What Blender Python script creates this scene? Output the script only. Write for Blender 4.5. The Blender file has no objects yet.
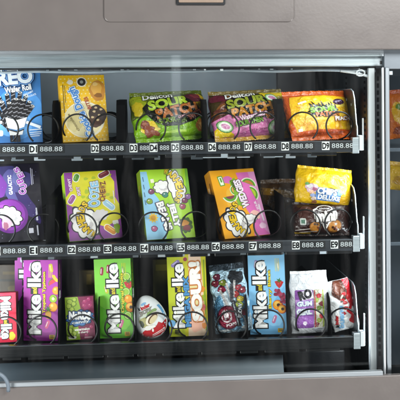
import bpy, bmesh, math, random
from mathutils import Vector, Matrix
random.seed(7)
R = math.radians
scene = bpy.context.scene
COL = scene.collection

# ------------------------------------------------------------------ camera
F, HY, PSI, ROLL, DIST, EYE = 850.0, 95.0, R(4.2), R(-0.4), 1.7, 1.35     # focal (px of 400), horizon row, yaw, roll
PX = 0.002                                                                # one photo pixel is 2 mm at the tray rails
CAM = Vector((-DIST*math.sin(PSI), -DIST*math.cos(PSI), EYE))
RM = Matrix.Rotation(-PSI, 3, 'Z') @ Matrix.Rotation(R(90), 3, 'X') @ Matrix.Rotation(ROLL, 3, 'Z')
cd = bpy.data.cameras.new('camera'); cam = bpy.data.objects.new('camera', cd); COL.objects.link(cam)
cd.sensor_width = 36; cd.lens = F/400*36; cd.shift_y = -(200-HY)/400; cd.clip_start = .05; cd.clip_end = 100
cam.matrix_world = Matrix.Translation(CAM) @ RM.to_4x4()
scene.camera = cam
def at(px, py, Y):
    """world point at depth Y that stands behind a pixel of the 400 px photograph"""
    d = RM @ Vector(((px-200)/F, (HY-py)/F, -1)); t = (Y-CAM.y)/d.y
    return CAM + d*t
def sc(Y): return PX*(Y+DIST)/DIST

# ------------------------------------------------------------------ world and lamps
w = bpy.data.worlds.new('World'); scene.world = w; w.use_nodes = True
bg = w.node_tree.nodes['Background']; bg.inputs[0].default_value = (.80, .90, 1.0, 1); bg.inputs[1].default_value = .15
def area(name, loc, target, sx, sy, power, col=(1, 1, 1), spread=math.pi):
    l = bpy.data.lights.new(name, 'AREA'); l.shape = 'RECTANGLE'; l.size = sx; l.size_y = sy; l.energy = power; l.color = col
    o = bpy.data.objects.new(name, l); COL.objects.link(o); o.location = loc
    o.rotation_euler = (Vector(target)-Vector(loc)).to_track_quat('-Z', 'Y').to_euler(); l.spread = spread; return o
area('room_light', (1.0, -1.75, 2.1), (0, 0, 1.12), 1.1, .6, 42, (1, .985, .965))
area('fill_light_low', (-1.5, -1.9, .55), (0, 0, .85), .9, .6, 46, (1, .98, .965))  # added low fill lamp that brightens the lower door panel
area('fill_light_low_right', (1.7, -1.9, .45), (.1, 0, .8), .8, .6, 30, (1, .98, .965))  # second added fill, lifting the bottom row and lower panel
area('cabinet_light_right', (.343, .020, 1.12), (-.1, .12, 1.10), .016, .66, 1.9, (.86, .94, 1))
area('cabinet_light_left', (-.50, -.012, 1.12), (.1, .2, 1.10), .02, .66, 2.6, (.86, .94, 1))
area('cabinet_light_top', (-.05, .16, 1.425), (-.05, .56, 1.395), .5, .03, .42, (.90, .96, 1), R(75))
vs = scene.view_settings; vs.view_transform = 'Standard'; vs.look = 'None'; vs.exposure = 0; vs.gamma = 1
scene.render.engine = 'CYCLES'
scene.cycles.filter_width = 2.2

# ------------------------------------------------------------------ materials
def lin(h):
    h = h.lstrip('#'); c = [int(h[i:i+2], 16)/255 for i in (0, 2, 4)]
    return tuple((x/12.92 if x <= .04045 else ((x+.055)/1.055)**2.4) for x in c) + (1,)
_M = {}
def mat(col, kind='card'):
    """printed card, wrapper foil, pouch film, plastic or paint of one colour, each with its own fine relief"""
    key = (col, kind)
    if key in _M: return _M[key]
    m = bpy.data.materials.new(kind + '_' + col.strip('#')); m.use_nodes = True; N = m.node_tree.nodes; L = m.node_tree.links
    b = N['Principled BSDF']; tc = N.new('ShaderNodeTexCoord'); n = N.new('ShaderNodeTexNoise'); bp = N.new('ShaderNodeBump')
    L.new(tc.outputs['Object'], n.inputs['Vector']); L.new(n.outputs['Fac'], bp.inputs['Height']); L.new(bp.outputs['Normal'], b.inputs['Normal'])
    rgb = N.new('ShaderNodeMix'); rgb.data_type = 'RGBA'; c = lin(col)
    rgb.inputs['A'].default_value = tuple(x*.84 for x in c[:3])+(1,); rgb.inputs['B'].default_value = tuple(min(1, x*1.15) for x in c[:3])+(1,)
    n2 = N.new('ShaderNodeTexNoise'); L.new(tc.outputs['Object'], n2.inputs['Vector']); L.new(n2.outputs['Fac'], rgb.inputs['Factor']); L.new(rgb.outputs['Result'], b.inputs['Base Color'])
    n2.inputs['Scale'].default_value = 24; n2.inputs['Detail'].default_value = 6; n2.inputs['Roughness'].default_value = .62
    if kind == 'card':
        n.inputs['Scale'].default_value = 35; n.inputs['Detail'].default_value = 2; bp.inputs['Strength'].default_value = .10; bp.inputs['Distance'].default_value = .01
        b.inputs['Roughness'].default_value = .42; b.inputs['Specular IOR Level'].default_value = .3
    elif kind == 'foil':
        n.inputs['Scale'].default_value = 62; n.inputs['Detail'].default_value = 5; n.inputs['Distortion'].default_value = .8
        bp.inputs['Strength'].default_value = .5; bp.inputs['Distance'].default_value = .012
        b.inputs['Roughness'].default_value = .2; b.inputs['Specular IOR Level'].default_value = .6
    elif kind == 'silver':
        n.inputs['Scale'].default_value = 48; n.inputs['Detail'].default_value = 5; n.inputs['Distortion'].default_value = 1.2
        bp.inputs['Strength'].default_value = .9; bp.inputs['Distance'].default_value = .02
        b.inputs['Roughness'].default_value = .25; b.inputs['Metallic'].default_value = .55
    elif kind == 'plastic':
        n.inputs['Scale'].default_value = 300; bp.inputs['Strength'].default_value = .05; bp.inputs['Distance'].default_value = .005
        b.inputs['Roughness'].default_value = .38
    elif kind == 'matt':
        n.inputs['Scale'].default_value = 200; bp.inputs['Strength'].default_value = .1; bp.inputs['Distance'].default_value = .005
        b.inputs['Roughness'].default_value = .8; b.inputs['Specular IOR Level'].default_value = .1
    _M[key] = m; return m
def metal(name, col, rough, stretch=(1, 60, 60), metallic=1.0, var=.25):
    m = bpy.data.materials.new(name); m.use_nodes = True; N = m.node_tree.nodes; L = m.node_tree.links; b = N['Principled BSDF']
    tc = N.new('ShaderNodeTexCoord'); mp = N.new('ShaderNodeMapping'); mp.inputs['Scale'].default_value = stretch
    n = N.new('ShaderNodeTexNoise'); n.inputs['Scale'].default_value = 9; n.inputs['Detail'].default_value = 6
    L.new(tc.outputs['Object'], mp.inputs['Vector']); L.new(mp.outputs['Vector'], n.inputs['Vector'])
    r = N.new('ShaderNodeMapRange'); r.inputs['To Min'].default_value = max(.04, rough-.1); r.inputs['To Max'].default_value = rough+.14
    L.new(n.outputs['Fac'], r.inputs['Value']); L.new(r.outputs['Result'], b.inputs['Roughness'])
    x = N.new('ShaderNodeMix'); x.data_type = 'RGBA'; c = lin(col)
    x.inputs['A'].default_value = tuple(v*(1-var) for v in c[:3])+(1,); x.inputs['B'].default_value = c
    L.new(n.outputs['Fac'], x.inputs['Factor']); L.new(x.outputs['Result'], b.inputs['Base Color'])
    bp = N.new('ShaderNodeBump'); bp.inputs['Strength'].default_value = .12; bp.inputs['Distance'].default_value = .002
    L.new(n.outputs['Fac'], bp.inputs['Height']); L.new(bp.outputs['Normal'], b.inputs['Normal'])
    b.inputs['Metallic'].default_value = metallic; return m
ALU = metal('brushed_aluminium', '#bcc7cd', .38, (1, 60, 60), .8, .45)
ALUV = metal('brushed_aluminium_upright', '#dfe6ea', .4, (60, 60, 1), .25, .12)
STEEL = metal('grey_sheet_steel', '#7d868d', .42, (4, 4, 4), .6)
DARKSTEEL = metal('dark_coated_steel', '#1b1e21', .42, (6, 6, 6), .15, .4)
RAIL = metal('dark_rail_extrusion', '#3a3f45', .33, (1, 40, 40), .35, .3)
BLACKRAIL = metal('black_glossy_rail', '#17191b', .25, (1, 40, 40), .2, .3)
LINER = metal('grey_liner_sheet', '#5c666d', .5, (3, 3, 3), .1, .35)
WIRE = metal('black_coated_wire', '#070708', .36, (5, 5, 5), 0, .2); WIRE.node_tree.nodes['Principled BSDF'].inputs['Specular IOR Level'].default_value = .42
def paint():
    m = bpy.data.materials.new('beige_powder_paint'); m.use_nodes = True; N = m.node_tree.nodes; L = m.node_tree.links; b = N['Principled BSDF']
    tc = N.new('ShaderNodeTexCoord'); n = N.new('ShaderNodeTexNoise'); n.inputs['Scale'].default_value = 170; n.inputs['Detail'].default_value = 2
    big = N.new('ShaderNodeTexNoise'); big.inputs['Scale'].default_value = 14; big.inputs['Detail'].default_value = 7
    L.new(tc.outputs['Object'], n.inputs['Vector']); L.new(tc.outputs['Object'], big.inputs['Vector'])
    x = N.new('ShaderNodeMix'); x.data_type = 'RGBA'; x.inputs['A'].default_value = lin('#696462'); x.inputs['B'].default_value = lin('#736d69')
    L.new(big.outputs['Fac'], x.inputs['Factor']); L.new(x.outputs['Result'], b.inputs['Base Color'])
    bp = N.new('ShaderNodeBump'); bp.inputs['Strength'].default_value = .10; bp.inputs['Distance'].default_value = .001
    L.new(n.outputs['Fac'], bp.inputs['Height']); L.new(bp.outputs['Normal'], b.inputs['Normal'])
    r = N.new('ShaderNodeMapRange'); r.inputs['To Min'].default_value = .12; r.inputs['To Max'].default_value = .46
    L.new(big.outputs['Fac'], r.inputs['Value']); L.new(r.outputs['Result'], b.inputs['Roughness']); return m
PAINT = paint()
def pane_mat(name, tint, refl):
    m = bpy.data.materials.new(name); m.use_nodes = True; N = m.node_tree.nodes; L = m.node_tree.links
    for n in list(N): N.remove(n)
    o = N.new('ShaderNodeOutputMaterial'); t = N.new('ShaderNodeBsdfTransparent'); g = N.new('ShaderNodeBsdfGlossy'); x = N.new('ShaderNodeMixShader'); f = N.new('ShaderNodeFresnel')
    nz = N.new('ShaderNodeTexNoise'); nz.inputs['Scale'].default_value = 18; nz.inputs['Detail'].default_value = 6
    rr = N.new('ShaderNodeMapRange'); rr.inputs['To Min'].default_value = .012; rr.inputs['To Max'].default_value = .05
    L.new(nz.outputs['Fac'], rr.inputs['Value']); L.new(rr.outputs['Result'], g.inputs['Roughness'])
    t.inputs['Color'].default_value = tint; f.inputs['IOR'].default_value = refl
    L.new(f.outputs['Fac'], x.inputs['Fac']); L.new(t.outputs[0], x.inputs[1]); L.new(g.outputs[0], x.inputs[2])
    tc = N.new('ShaderNodeTexCoord'); mp = N.new('ShaderNodeMapping'); mp.inputs['Scale'].default_value = (14, 1, 2.2); mp.inputs['Rotation'].default_value = (0, .25, 0)
    sm = N.new('ShaderNodeTexNoise'); sm.inputs['Scale'].default_value = 1.6; sm.inputs['Detail'].default_value = 7; sm.inputs['Distortion'].default_value = .6
    mr = N.new('ShaderNodeMapRange'); mr.inputs['From Min'].default_value = .48; mr.inputs['From Max'].default_value = .8; mr.inputs['To Max'].default_value = .017
    d = N.new('ShaderNodeBsdfDiffuse'); y = N.new('ShaderNodeMixShader')
    L.new(tc.outputs['Object'], mp.inputs['Vector']); L.new(mp.outputs['Vector'], sm.inputs['Vector']); L.new(sm.outputs['Fac'], mr.inputs['Value']); L.new(mr.outputs['Result'], y.inputs['Fac'])
    L.new(tc.outputs['Object'], nz.inputs['Vector'])
    L.new(x.outputs[0], y.inputs[1]); L.new(d.outputs[0], y.inputs[2]); L.new(y.outputs[0], o.inputs['Surface']); return m
GLASS = pane_mat('clear_glass', (.97, .985, .98, 1), 1.35)
SMOKED = pane_mat('smoked_glass', (.80, .83, .85, 1), 1.45)

# ------------------------------------------------------------------ mesh helpers
class MB:
    def __init__(self): self.bm = bmesh.new(); self.mats = []
    def mi(self, m):
        if m not in self.mats: self.mats.append(m)
        return self.mats.index(m)
    def box(self, x0, x1, y0, y1, z0, z1, m, bev=0):
        t = bmesh.new(); bmesh.ops.create_cube(t, size=1)
        for v in t.verts: v.co = Vector(((x0+x1)/2+v.co.x*(x1-x0), (y0+y1)/2+v.co.y*(y1-y0), (z0+z1)/2+v.co.z*(z1-z0)))
        if bev: bmesh.ops.bevel(t, geom=t.edges[:], offset=bev, segments=2, affect='EDGES', profile=.5)
        self.merge(t, m)
    def merge(self, t, m=None):
        t.verts.index_update(); vs_ = [self.bm.verts.new(v.co) for v in t.verts]; k = self.mi(m)
        for f in t.faces:
            try: g = self.bm.faces.new([vs_[v.index] for v in f.verts]); g.material_index = k; g.smooth = f.smooth
            except ValueError: pass
        t.free()
    def prism(self, pts, axis, a, b, m, bev=0):
        """outline extruded along an axis; pts are the two other coordinates"""
        def P(p, d): return {'x': (d, p[0], p[1]), 'y': (p[0], d, p[1]), 'z': (p[0], p[1], d)}[axis]
        t = bmesh.new(); n = len(pts)
        A = [t.verts.new(P(p, a)) for p in pts]; B = [t.verts.new(P(p, b)) for p in pts]
        t.faces.new(A); t.faces.new(B[::-1])
        for i in range(n): t.faces.new((A[i], B[i], B[(i+1) % n], A[(i+1) % n]))
        bmesh.ops.recalc_face_normals(t, faces=t.faces[:])
        if bev: bmesh.ops.bevel(t, geom=t.edges[:], offset=bev, segments=2, affect='EDGES', profile=.5)
        self.merge(t, m)
    def tube(self, path, r, m, seg=8, closed=False):
        t = bmesh.new(); rings = []; n = len(path); up0 = None
        for i, p in enumerate(path):
            d = (path[min(i+1, n-1)]-path[max(i-1, 0)]).normalized()
            if up0 is None: up0 = d.orthogonal().normalized()
            up0 = (up0-d*up0.dot(d)).normalized(); s = d.cross(up0)
            rings.append([t.verts.new(p+(up0*math.cos(q)+s*math.sin(q))*r) for q in (2*math.pi*j/seg for j in range(seg))])
        for i in range(n-1):
            for j in range(seg):
                f = t.faces.new((rings[i][j], rings[i][(j+1) % seg], rings[i+1][(j+1) % seg], rings[i+1][j])); f.smooth = True
        t.faces.new(rings[0][::-1]); t.faces.new(rings[-1]); self.merge(t, m)
    def build(self, name, parent=None):
        me = bpy.data.meshes.new(name); self.bm.to_mesh(me); self.bm.free()
        for m in self.mats: me.materials.append(m)
        o = bpy.data.objects.new(name, me); COL.objects.link(o)
        if parent: o.parent = parent
        return o
def thing(name, label, cat, loc=(0, 0, 0), group=None, rot=None):
    o = bpy.data.objects.new(name, None); COL.objects.link(o); o.location = loc; o.empty_display_size = .02
    if rot is not None: o.rotation_euler = rot
    o['label'] = label; o['category'] = cat
    if group: o['group'] = group
    return o

# ------------------------------------------------------------------ printed artwork (flat vector shapes laid on a package)
_T = {}
def glyphs(s, off):
    if (s, off) in _T: return _T[(s, off)]
    c = bpy.data.curves.new('lettering', 'FONT'); c.body = s; c.offset = off; c.resolution_u = 3; c.fill_mode = 'FRONT'
    o = bpy.data.objects.new('lettering', c); COL.objects.link(o); bpy.context.view_layer.update()
    me = bpy.data.meshes.new_from_object(o.evaluated_get(bpy.context.evaluated_depsgraph_get()))
    out = ([(v.co.x, v.co.y) for v in me.vertices], [tuple(p.vertices) for p in me.polygons])
    bpy.data.objects.remove(o); bpy.data.curves.remove(c); bpy.data.meshes.remove(me)
    _T[(s, off)] = out; return out
def rot2(p, a): c, s = math.cos(a), math.sin(a); return (p[0]*c-p[1]*s, p[0]*s+p[1]*c)
class Art:
    def __init__(self): self.layers = []
    def poly(self, col, pts): self.layers.append((col, list(pts), [tuple(range(len(pts)))])); return self
    def ell(self, col, cx, cy, rx, ry=None, rot=0, n=28, a0=0, a1=360):
        ry = rx if ry is None else ry; full = abs(a1-a0) >= 360; k = n if full else n+1
        P = [(rx*math.cos(R(a0+(a1-a0)*i/n)), ry*math.sin(R(a0+(a1-a0)*i/n))) for i in range(k)]
        return self.poly(col, [(cx+q[0], cy+q[1]) for q in (rot2(p, R(rot)) for p in P)])
    def rect(self, col, cx, cy, w, h, rot=0, r=0):
        if r:
            P = []
            for (sx, sy, b) in ((1, 1, 0), (-1, 1, 90), (-1, -1, 180), (1, -1, 270)):
                for i in range(5): a = R(b+22.5*i); P.append((sx*(w/2-r)+r*math.cos(a), sy*(h/2-r)+r*math.sin(a)))
        else: P = [(w/2, h/2), (-w/2, h/2), (-w/2, -h/2), (w/2, -h/2)]
        return self.poly(col, [(cx+q[0], cy+q[1]) for q in (rot2(p, R(rot)) for p in P)])
    def cap(self, col, cx, cy, l, r, rot=0, rim=None, shine=None):
        if rim: self.rect(rim, cx, cy, l+1.4, 2*r+1.4, rot, r+.6)
        self.rect(col, cx, cy, l, 2*r, rot, r*.98)
        if shine: q = rot2((0, r*.4), R(rot)); self.rect(shine, cx+q[0], cy+q[1], l*.6, r*.4, rot, r*.18)
        return self
    def blob(self, col, cx, cy, rx, ry, rough=.15, seed=1, n=32, rot=0):
        g = random.Random(seed); ph = [g.uniform(0, 6.28) for _ in range(4)]; rough *= .5
        P = []
        for i in range(n):
            a = 2*math.pi*i/n; k = 1+rough*(math.sin(3*a+ph[0])+.7*math.sin(5*a+ph[1])+.5*math.sin(8*a+ph[2]))/1.6
            P.append(rot2((rx*k*math.cos(a), ry*k*math.sin(a)), R(rot)))
        return self.poly(col, [(cx+p[0], cy+p[1]) for p in P])
    def puff(self, col, cx, cy, rx, ry, k=9, rot=0, amp=.15):
        n = k*8; P = []
        for i in range(n):
            a = 2*math.pi*i/n; s = 1-amp+amp*1.2*abs(math.sin(a*k/2)); P.append(rot2((rx*s*math.cos(a), ry*s*math.sin(a)), R(rot)))
        return self.poly(col, [(cx+p[0], cy+p[1]) for p in P])
    def star(self, col, cx, cy, r0, r1, k=10, rot=0):
        return self.poly(col, [(cx+(r0 if i % 2 else r1)*math.cos(R(rot)+math.pi*i/k), cy+(r0 if i % 2 else r1)*math.sin(R(rot)+math.pi*i/k)) for i in range(2*k)])
    def text(self, col, s, cx, cy, w, h, rot=0, bold=.02, out=(), slant=0, shadow=None):
        V0, _ = glyphs(s, 0.0); x0 = min(v[0] for v in V0); x1 = max(v[0] for v in V0); y0 = min(v[1] for v in V0); y1 = max(v[1] for v in V0)
        sx, sy = w/(x1-x0), h/(y1-y0)
        todo = [(c, o, (0, 0)) for c, o in out]+[(col, bold, (0, 0))]
        if shadow: todo.insert(0, (shadow[0], shadow[1], (shadow[2], shadow[3])))
        for c, off, d in todo:
            V, Fc = glyphs(s, off); P = []
            for v in V:
                p = ((v[0]-(x0+x1)/2)*sx, (v[1]-(y0+y1)/2)*sy); p = rot2((p[0]+slant*p[1]+d[0], p[1]+d[1]), R(rot)); P.append((cx+p[0], cy+p[1]))
            self.layers.append((c, P, Fc))
        return self
    def arctext(self, col, s, cx, cy, r, a0, a1, h, bold=.03, out=(), wk=.66):
        """letters along an arc, reading clockwise from a0 to a1 with their feet towards the centre"""
        n = len(s)
        for pas in (0, 1):
            for i, ch in enumerate(s):
                a = a0+(a1-a0)*i/(n-1); x, y = cx+r*math.cos(R(a)), cy+r*math.sin(R(a)); hh = h*(1+.12*math.cos(math.pi*(i/(n-1)-.5)*2))
                ww = hh*(.3 if ch == 'I' else wk)
                if pas == 0 and out: self.text(out[-1][0], ch, x, y, ww, hh, a-90, out[-1][1], out[:-1])
                if pas == 1: self.text(col, ch, x, y, ww, hh, a-90, bold)
        return self
def lay(art, fmap, W, H, kind, mb, base=0, grid=None, under=()):
    """put the artwork's layers onto a surface; fmap(u, v, layer) gives the point"""
    seen = list(under)
    for (col, P, Fs) in art.layers:
        bb = (min(p[0] for p in P), max(p[0] for p in P), min(p[1] for p in P), max(p[1] for p in P))
        k = 1+max([q for (c, q) in seen if c[0] < bb[1] and bb[0] < c[1] and c[2] < bb[3] and bb[2] < c[3]], default=base-1); seen.append((bb, k))
        b = bmesh.new(); vs_ = [b.verts.new((p[0], p[1], 0)) for p in P]
        for f in Fs:
            try: b.faces.new([vs_[i] for i in f])
            except ValueError: pass
        b.normal_update(); bmesh.ops.triangulate(b, faces=b.faces[:], ngon_method='EAR_CLIP')
        xs = [p[0] for p in P]; ys = [p[1] for p in P]
        e = .25
        cuts = []
        if min(xs) < e: cuts.append(((e, 0, 0), (-1, 0, 0)))
        if max(xs) > W-e: cuts.append(((W-e, 0, 0), (1, 0, 0)))
        if min(ys) < e: cuts.append(((0, e, 0), (0, -1, 0)))
        if max(ys) > H-e: cuts.append(((0, H-e, 0), (0, 1, 0)))
        for co, no in cuts: bmesh.ops.bisect_plane(b, geom=b.verts[:]+b.edges[:]+b.faces[:], plane_co=co, plane_no=no, clear_outer=True)
        if grid:
            for i in range(1, int(W/grid)+1):
                if min(xs) < i*grid < max(xs): bmesh.ops.bisect_plane(b, geom=b.verts[:]+b.edges[:]+b.faces[:], plane_co=(i*grid, 0, 0), plane_no=(1, 0, 0))
            for i in range(1, int(H/grid)+1):
                if min(ys) < i*grid < max(ys): bmesh.ops.bisect_plane(b, geom=b.verts[:]+b.edges[:]+b.faces[:], plane_co=(0, i*grid, 0), plane_no=(0, 1, 0))
        for v in b.verts: v.co = Vector(fmap(v.co.x, v.co.y, k+1))
        for f in b.faces: f.smooth = bool(grid)
        mb.merge(b, mat(col, kind))
    return seen
STEP = .00009       # one print layer above the next

# ------------------------------------------------------------------ the cabinet and its door
Yb, Yg = -.06, -.035        # front of the painted door, glass
zt = at(200, 50, Yb).z      # lower edge of the upper door panel
zs = at(200, 376.8, Yb).z   # upper edge of the lower door panel
machine = thing('vending_machine', 'beige vending machine with aluminium edged glass door holding three trays of sweets', 'vending machine', (0, 0, 0))
b = MB(); b.box(-.75, .75, Yb, Yb+.03, zt, zt+.30, PAINT, .002); up = b.build('upper_door_panel', machine)
xl, xr = at(104, 10, Yb).x, at(294, 10, Yb).x; zb_, rc = at(200, 22, Yb).z, .012
def rr(x0, x1, z0, z1, r, n=6):
    P = []
    for (cx, cz, a) in ((x1-r, z1-r, 0), (x0+r, z1-r, 90), (x0+r, z0+r, 180), (x1-r, z0+r, 270)):
        for i in range(n+1): q = R(a+90*i/n); P.append((cx+r*math.cos(q), cz+r*math.sin(q)))
    return P
b = MB(); b.prism(rr(xl, xr, zb_, zt+.27, rc), 'y', Yb-.0035, Yb+.002, PAINT, .0014); b.build('raised_plate', up)
xa, xb = at(176, 3, Yb).x, at(225, 3, Yb).x; za = at(200, 5.5, Yb).z
hold = MB(); hold.prism(rr(xa, xb, za, za+.09, .003, 3), 'y', Yb-.0065, Yb-.0033, DARKSTEEL, .0008)
hold.prism(rr(xa+.005, xb-.004, za+.005, za+.085, .002, 3), 'y', Yb-.0078, Yb-.0064, mat('#93806f', 'plastic'), .0006); hold.build('label_holder', up)
b = MB(); b.box(-.75, .75, Yb, Yb+.012, zs-.35, zs-.0087, PAINT, .002); b.build('lower_door_panel', machine)
b = MB(); b.box(-.75, at(383, 380, Yb).x, Yb-.001, Yb+.011, zs-.0085, zs, metal('dull_sill_aluminium', '#aeb7bc', .42, (1, 40, 40), .5, .35), .001); b.build('sill_strip', machine)
# aluminium header behind the upper panel, in three steps
z57, z68, z74 = at(200, 57, Yb+.03).z, at(200, 67, Yb+.045).z, at(200, 73.5, Yb+.065).z
xc = at(383.5, 60, Yb+.035).x
b = MB(); b.box(-.75, xc, Yb+.0305, Yb+.044, z57, zt+.05, ALU, .001); b.box(-.75, xc, Yb+.0445, Yb+.062, z68, zt+.05, ALU, .0015)
b.box(-.75, xc-.018, Yb+.0625, Yb+.075, z68-.004, zt+.05, DARKSTEEL, .001); hd = b.build('header_profile', machine)
b = MB()
b.tube([Vector((-.75+i*.01, Yb+.071+.0006*math.sin(i*1.7), z68-.0075+.0012*math.sin(i*.33))) for i in range(112)], .0032, mat('#8f9aa2', 'plastic'), 6)
b.build('door_gasket', machine)
# pale specks painted as glints of light along the header's underside
g = random.Random(4)
for i in range(17):
    x = -.40+i*.036+g.random()*.03; b = MB(); b.box(x, x+g.uniform(.002, .007), Yb+.060, Yb+.066, z68-.0055+g.uniform(-.002, .001), z68-.0035, mat(g.choice(('#d9dfe2', '#9aa4aa', '#6c757b')), 'plastic'), .0006); b.build('header_glint', hd)
# glass of the door
xg1 = at(383, 200, Yg).x
b = MB(); b.box(-.75, xg1, Yg, Yg+.004, zs-.02, z57+.004, GLASS); b.build('door_glass', machine)
# uprights at the right hand side
def upright(name, p0, p1, Y0, Y1, m, parent, ztop=z68-.003, bev=.0012, zbot=zs-.02):
    b = MB(); b.box(at(p0, 220, Y0).x, at(p1, 220, Y0).x, Y0, Y1, zbot, ztop, m, bev); return b.build(name, parent)
ip = upright('inner_post', 369.6, 375.8, -.006, .004, ALUV, machine)
b = MB(); xj = at(366, 76, 0).x
b.tube([Vector((xj-.05, .01, z68-.008)), Vector((xj-.02, .008, z68-.012)), Vector((xj+.012, .0, z68-.022))], .003, ALUV, 8)
b.tube([Vector((xj-.012+.009*math.cos(a/10*6.3), -.002, z68-.013+.006*math.sin(a/10*6.3))) for a in range(11)], .0018, ALUV, 6)
b.build('hinge_bracket', machine)
b = MB(); b.box(at(375.8, 220, .02).x, at(382.8, 220, .02).x, .02, .03, zs-.02, z68-.003, DARKSTEEL, .0012)
for i in range(46):
    z = zs+.005+i*.0145; x = at(379, 220, .0195).x; b.box(x-.002, x+.002, .0180, .0198, z, z+.009, mat('#0c0d0f', 'matt'), .0004)
b.build('rack_channel', machine)
upright('door_edge_strip', 383.0, 385.0, -.034, -.028, ALUV, machine)
upright('door_edge_gap', 385, 386.4, -.028, -.024, DARKSTEEL, machine)
upright('door_post', 386.3, 390.6, -.034, -.026, metal('grey_aluminium_upright', '#9aa3a9', .4, (60, 60, 1)), machine)
cb = MB(); xk = at(384.2, 60, Yb+.03).x
cb.box(xk, .75, Yb+.0305, Yb+.05, at(390, 69, Yb+.03).z, zt+.05, STEEL, .001); cb.box(xk+.002, xk+.0165, Yb+.027, Yb+.0302, at(388, 75, Yb+.03).z, at(388, 71, Yb+.03).z, ALU, .0008)
cb.box(xk-.009, xk-.0055, Yb+.028, Yb+.0304, z57-.016, z57-.009, DARKSTEEL, .0005); cb.build('corner_cover', machine)
# cabinet inside: liner walls
xi = at(369, 220, .02).x
zfl, zce = zs-.06, zt+.02
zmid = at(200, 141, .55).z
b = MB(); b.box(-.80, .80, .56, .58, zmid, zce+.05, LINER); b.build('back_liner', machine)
b = MB(); b.box(-.80, .80, .558, .58, zfl, zmid-.0005, metal('back_shade_black', '#121416', .6, (3, 3, 3), .1, .3)); b.build('lower_back_shade', machine)  # near-black colour paints in the shade behind the lower trays
b = MB(); b.box(at(278, 100, .53).x, xi, .53, .559, zfl, zce, DARKSTEEL, .002); b.build('dark_rear_panel', machine)  # plain dark panel across the right part of the back
b = MB(); b.box(-.80, xi, .03, .56, zce+.001, zce+.02, LINER); b.build('ceiling_liner', machine)
b = MB(); b.box(-.80, .80, -.03, .56, zfl-.02, zfl-.001, DARKSTEEL); b.build('bottom_liner', machine)
b = MB(); b.box(xi+.001, xi+.02, .032, .56, zfl, zce, DARKSTEEL)
for i in range(58):
    z = zs-.01+i*.0125
    for yy in (.045, .20): b.box(xi-.0004, xi+.0008, yy, yy+.008, z, z+.0055, mat('#0b0c0e', 'matt'))
b.build('side_liner', machine)
# grey delivery flap below the lowest tray, a black motor box beside it
zf = at(200, 350, .05).z
xf = at(283, 365, .06).x
b = MB(); b.prism([(.030, zs-.065), (.033, zs-.066), (.066, zf-.020), (.063, zf-.019)], 'x', -.80, xf, metal('brushed_flap_steel', '#687680', .4, (.8, 6, 1.2), .35, .6), .001); fl = b.build('delivery_flap', machine)
b = MB(); b.box(at(286, 365, .10).x, at(345, 365, .10).x, .10, .30, zfl, zf-.024, mat('#141619', 'plastic'), .003); b.build('motor_cover', machine)
# made-up compartment at the far right, standing in for dim reflections in the pane
xn = at(391.2, 220, -.03).x
b = MB(); b.box(xn, .78, -.03, -.026, zs-.02, at(395, 76, -.03).z, SMOKED); b.build('smoked_pane', machine)
b = MB(); b.box(xn+.001, .78, .16, .17, zfl, zce, LINER)
for yy in (146, 240): z = at(396, yy, .0).z; b.box(xn+.001, .78, .0, .15, z-.012, z-.004, STEEL, .001)
b.build('reflection_shelf', machine)
# bent grey tube handle in front of the sill
h0 = at(-4, 389, Yb-.012); b = MB()
b.tube([h0+Vector((.023*math.cos(R(a)), -.004*math.sin(R(a)),   .031*math.sin(R(a)))) for a in range(-10, 191, 8)], .0036, metal('grey_handle_metal', '#7d8b97', .4, (4, 4, 4), .1), 10)
hb = b.build('pull_handle', machine)

# room lamp that the glass mirrors as a pale upright streak
tl = thing('tube_lamp', 'slim upright tube lamp in the room, mirrored as pale streak in the glass', 'lamp', (.065, -2.55, .60))
em = bpy.data.materials.new('lit_tube'); em.use_nodes = True; em.node_tree.nodes['Principled BSDF'].inputs['Emission Color'].default_value = (.85, .95, 1, 1); em.node_tree.nodes['Principled BSDF'].inputs['Emission Strength'].default_value = 3.3
b = MB(); b.tube([Vector((0, 0, z)) for z in (0, .4, .8, 1.2, 1.45)], .022, em, 16); b.build('tube', tl)
for nm, zz, r_ in (('cap', (1.4505, 1.49), .026), ('stand', (-.58, -.0005), .024), ('base', (-.60, -.5805), .13)):
    b = MB(); b.tube([Vector((0, 0, z)) for z in zz], r_, STEEL, 24); b.build(nm, tl)

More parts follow.
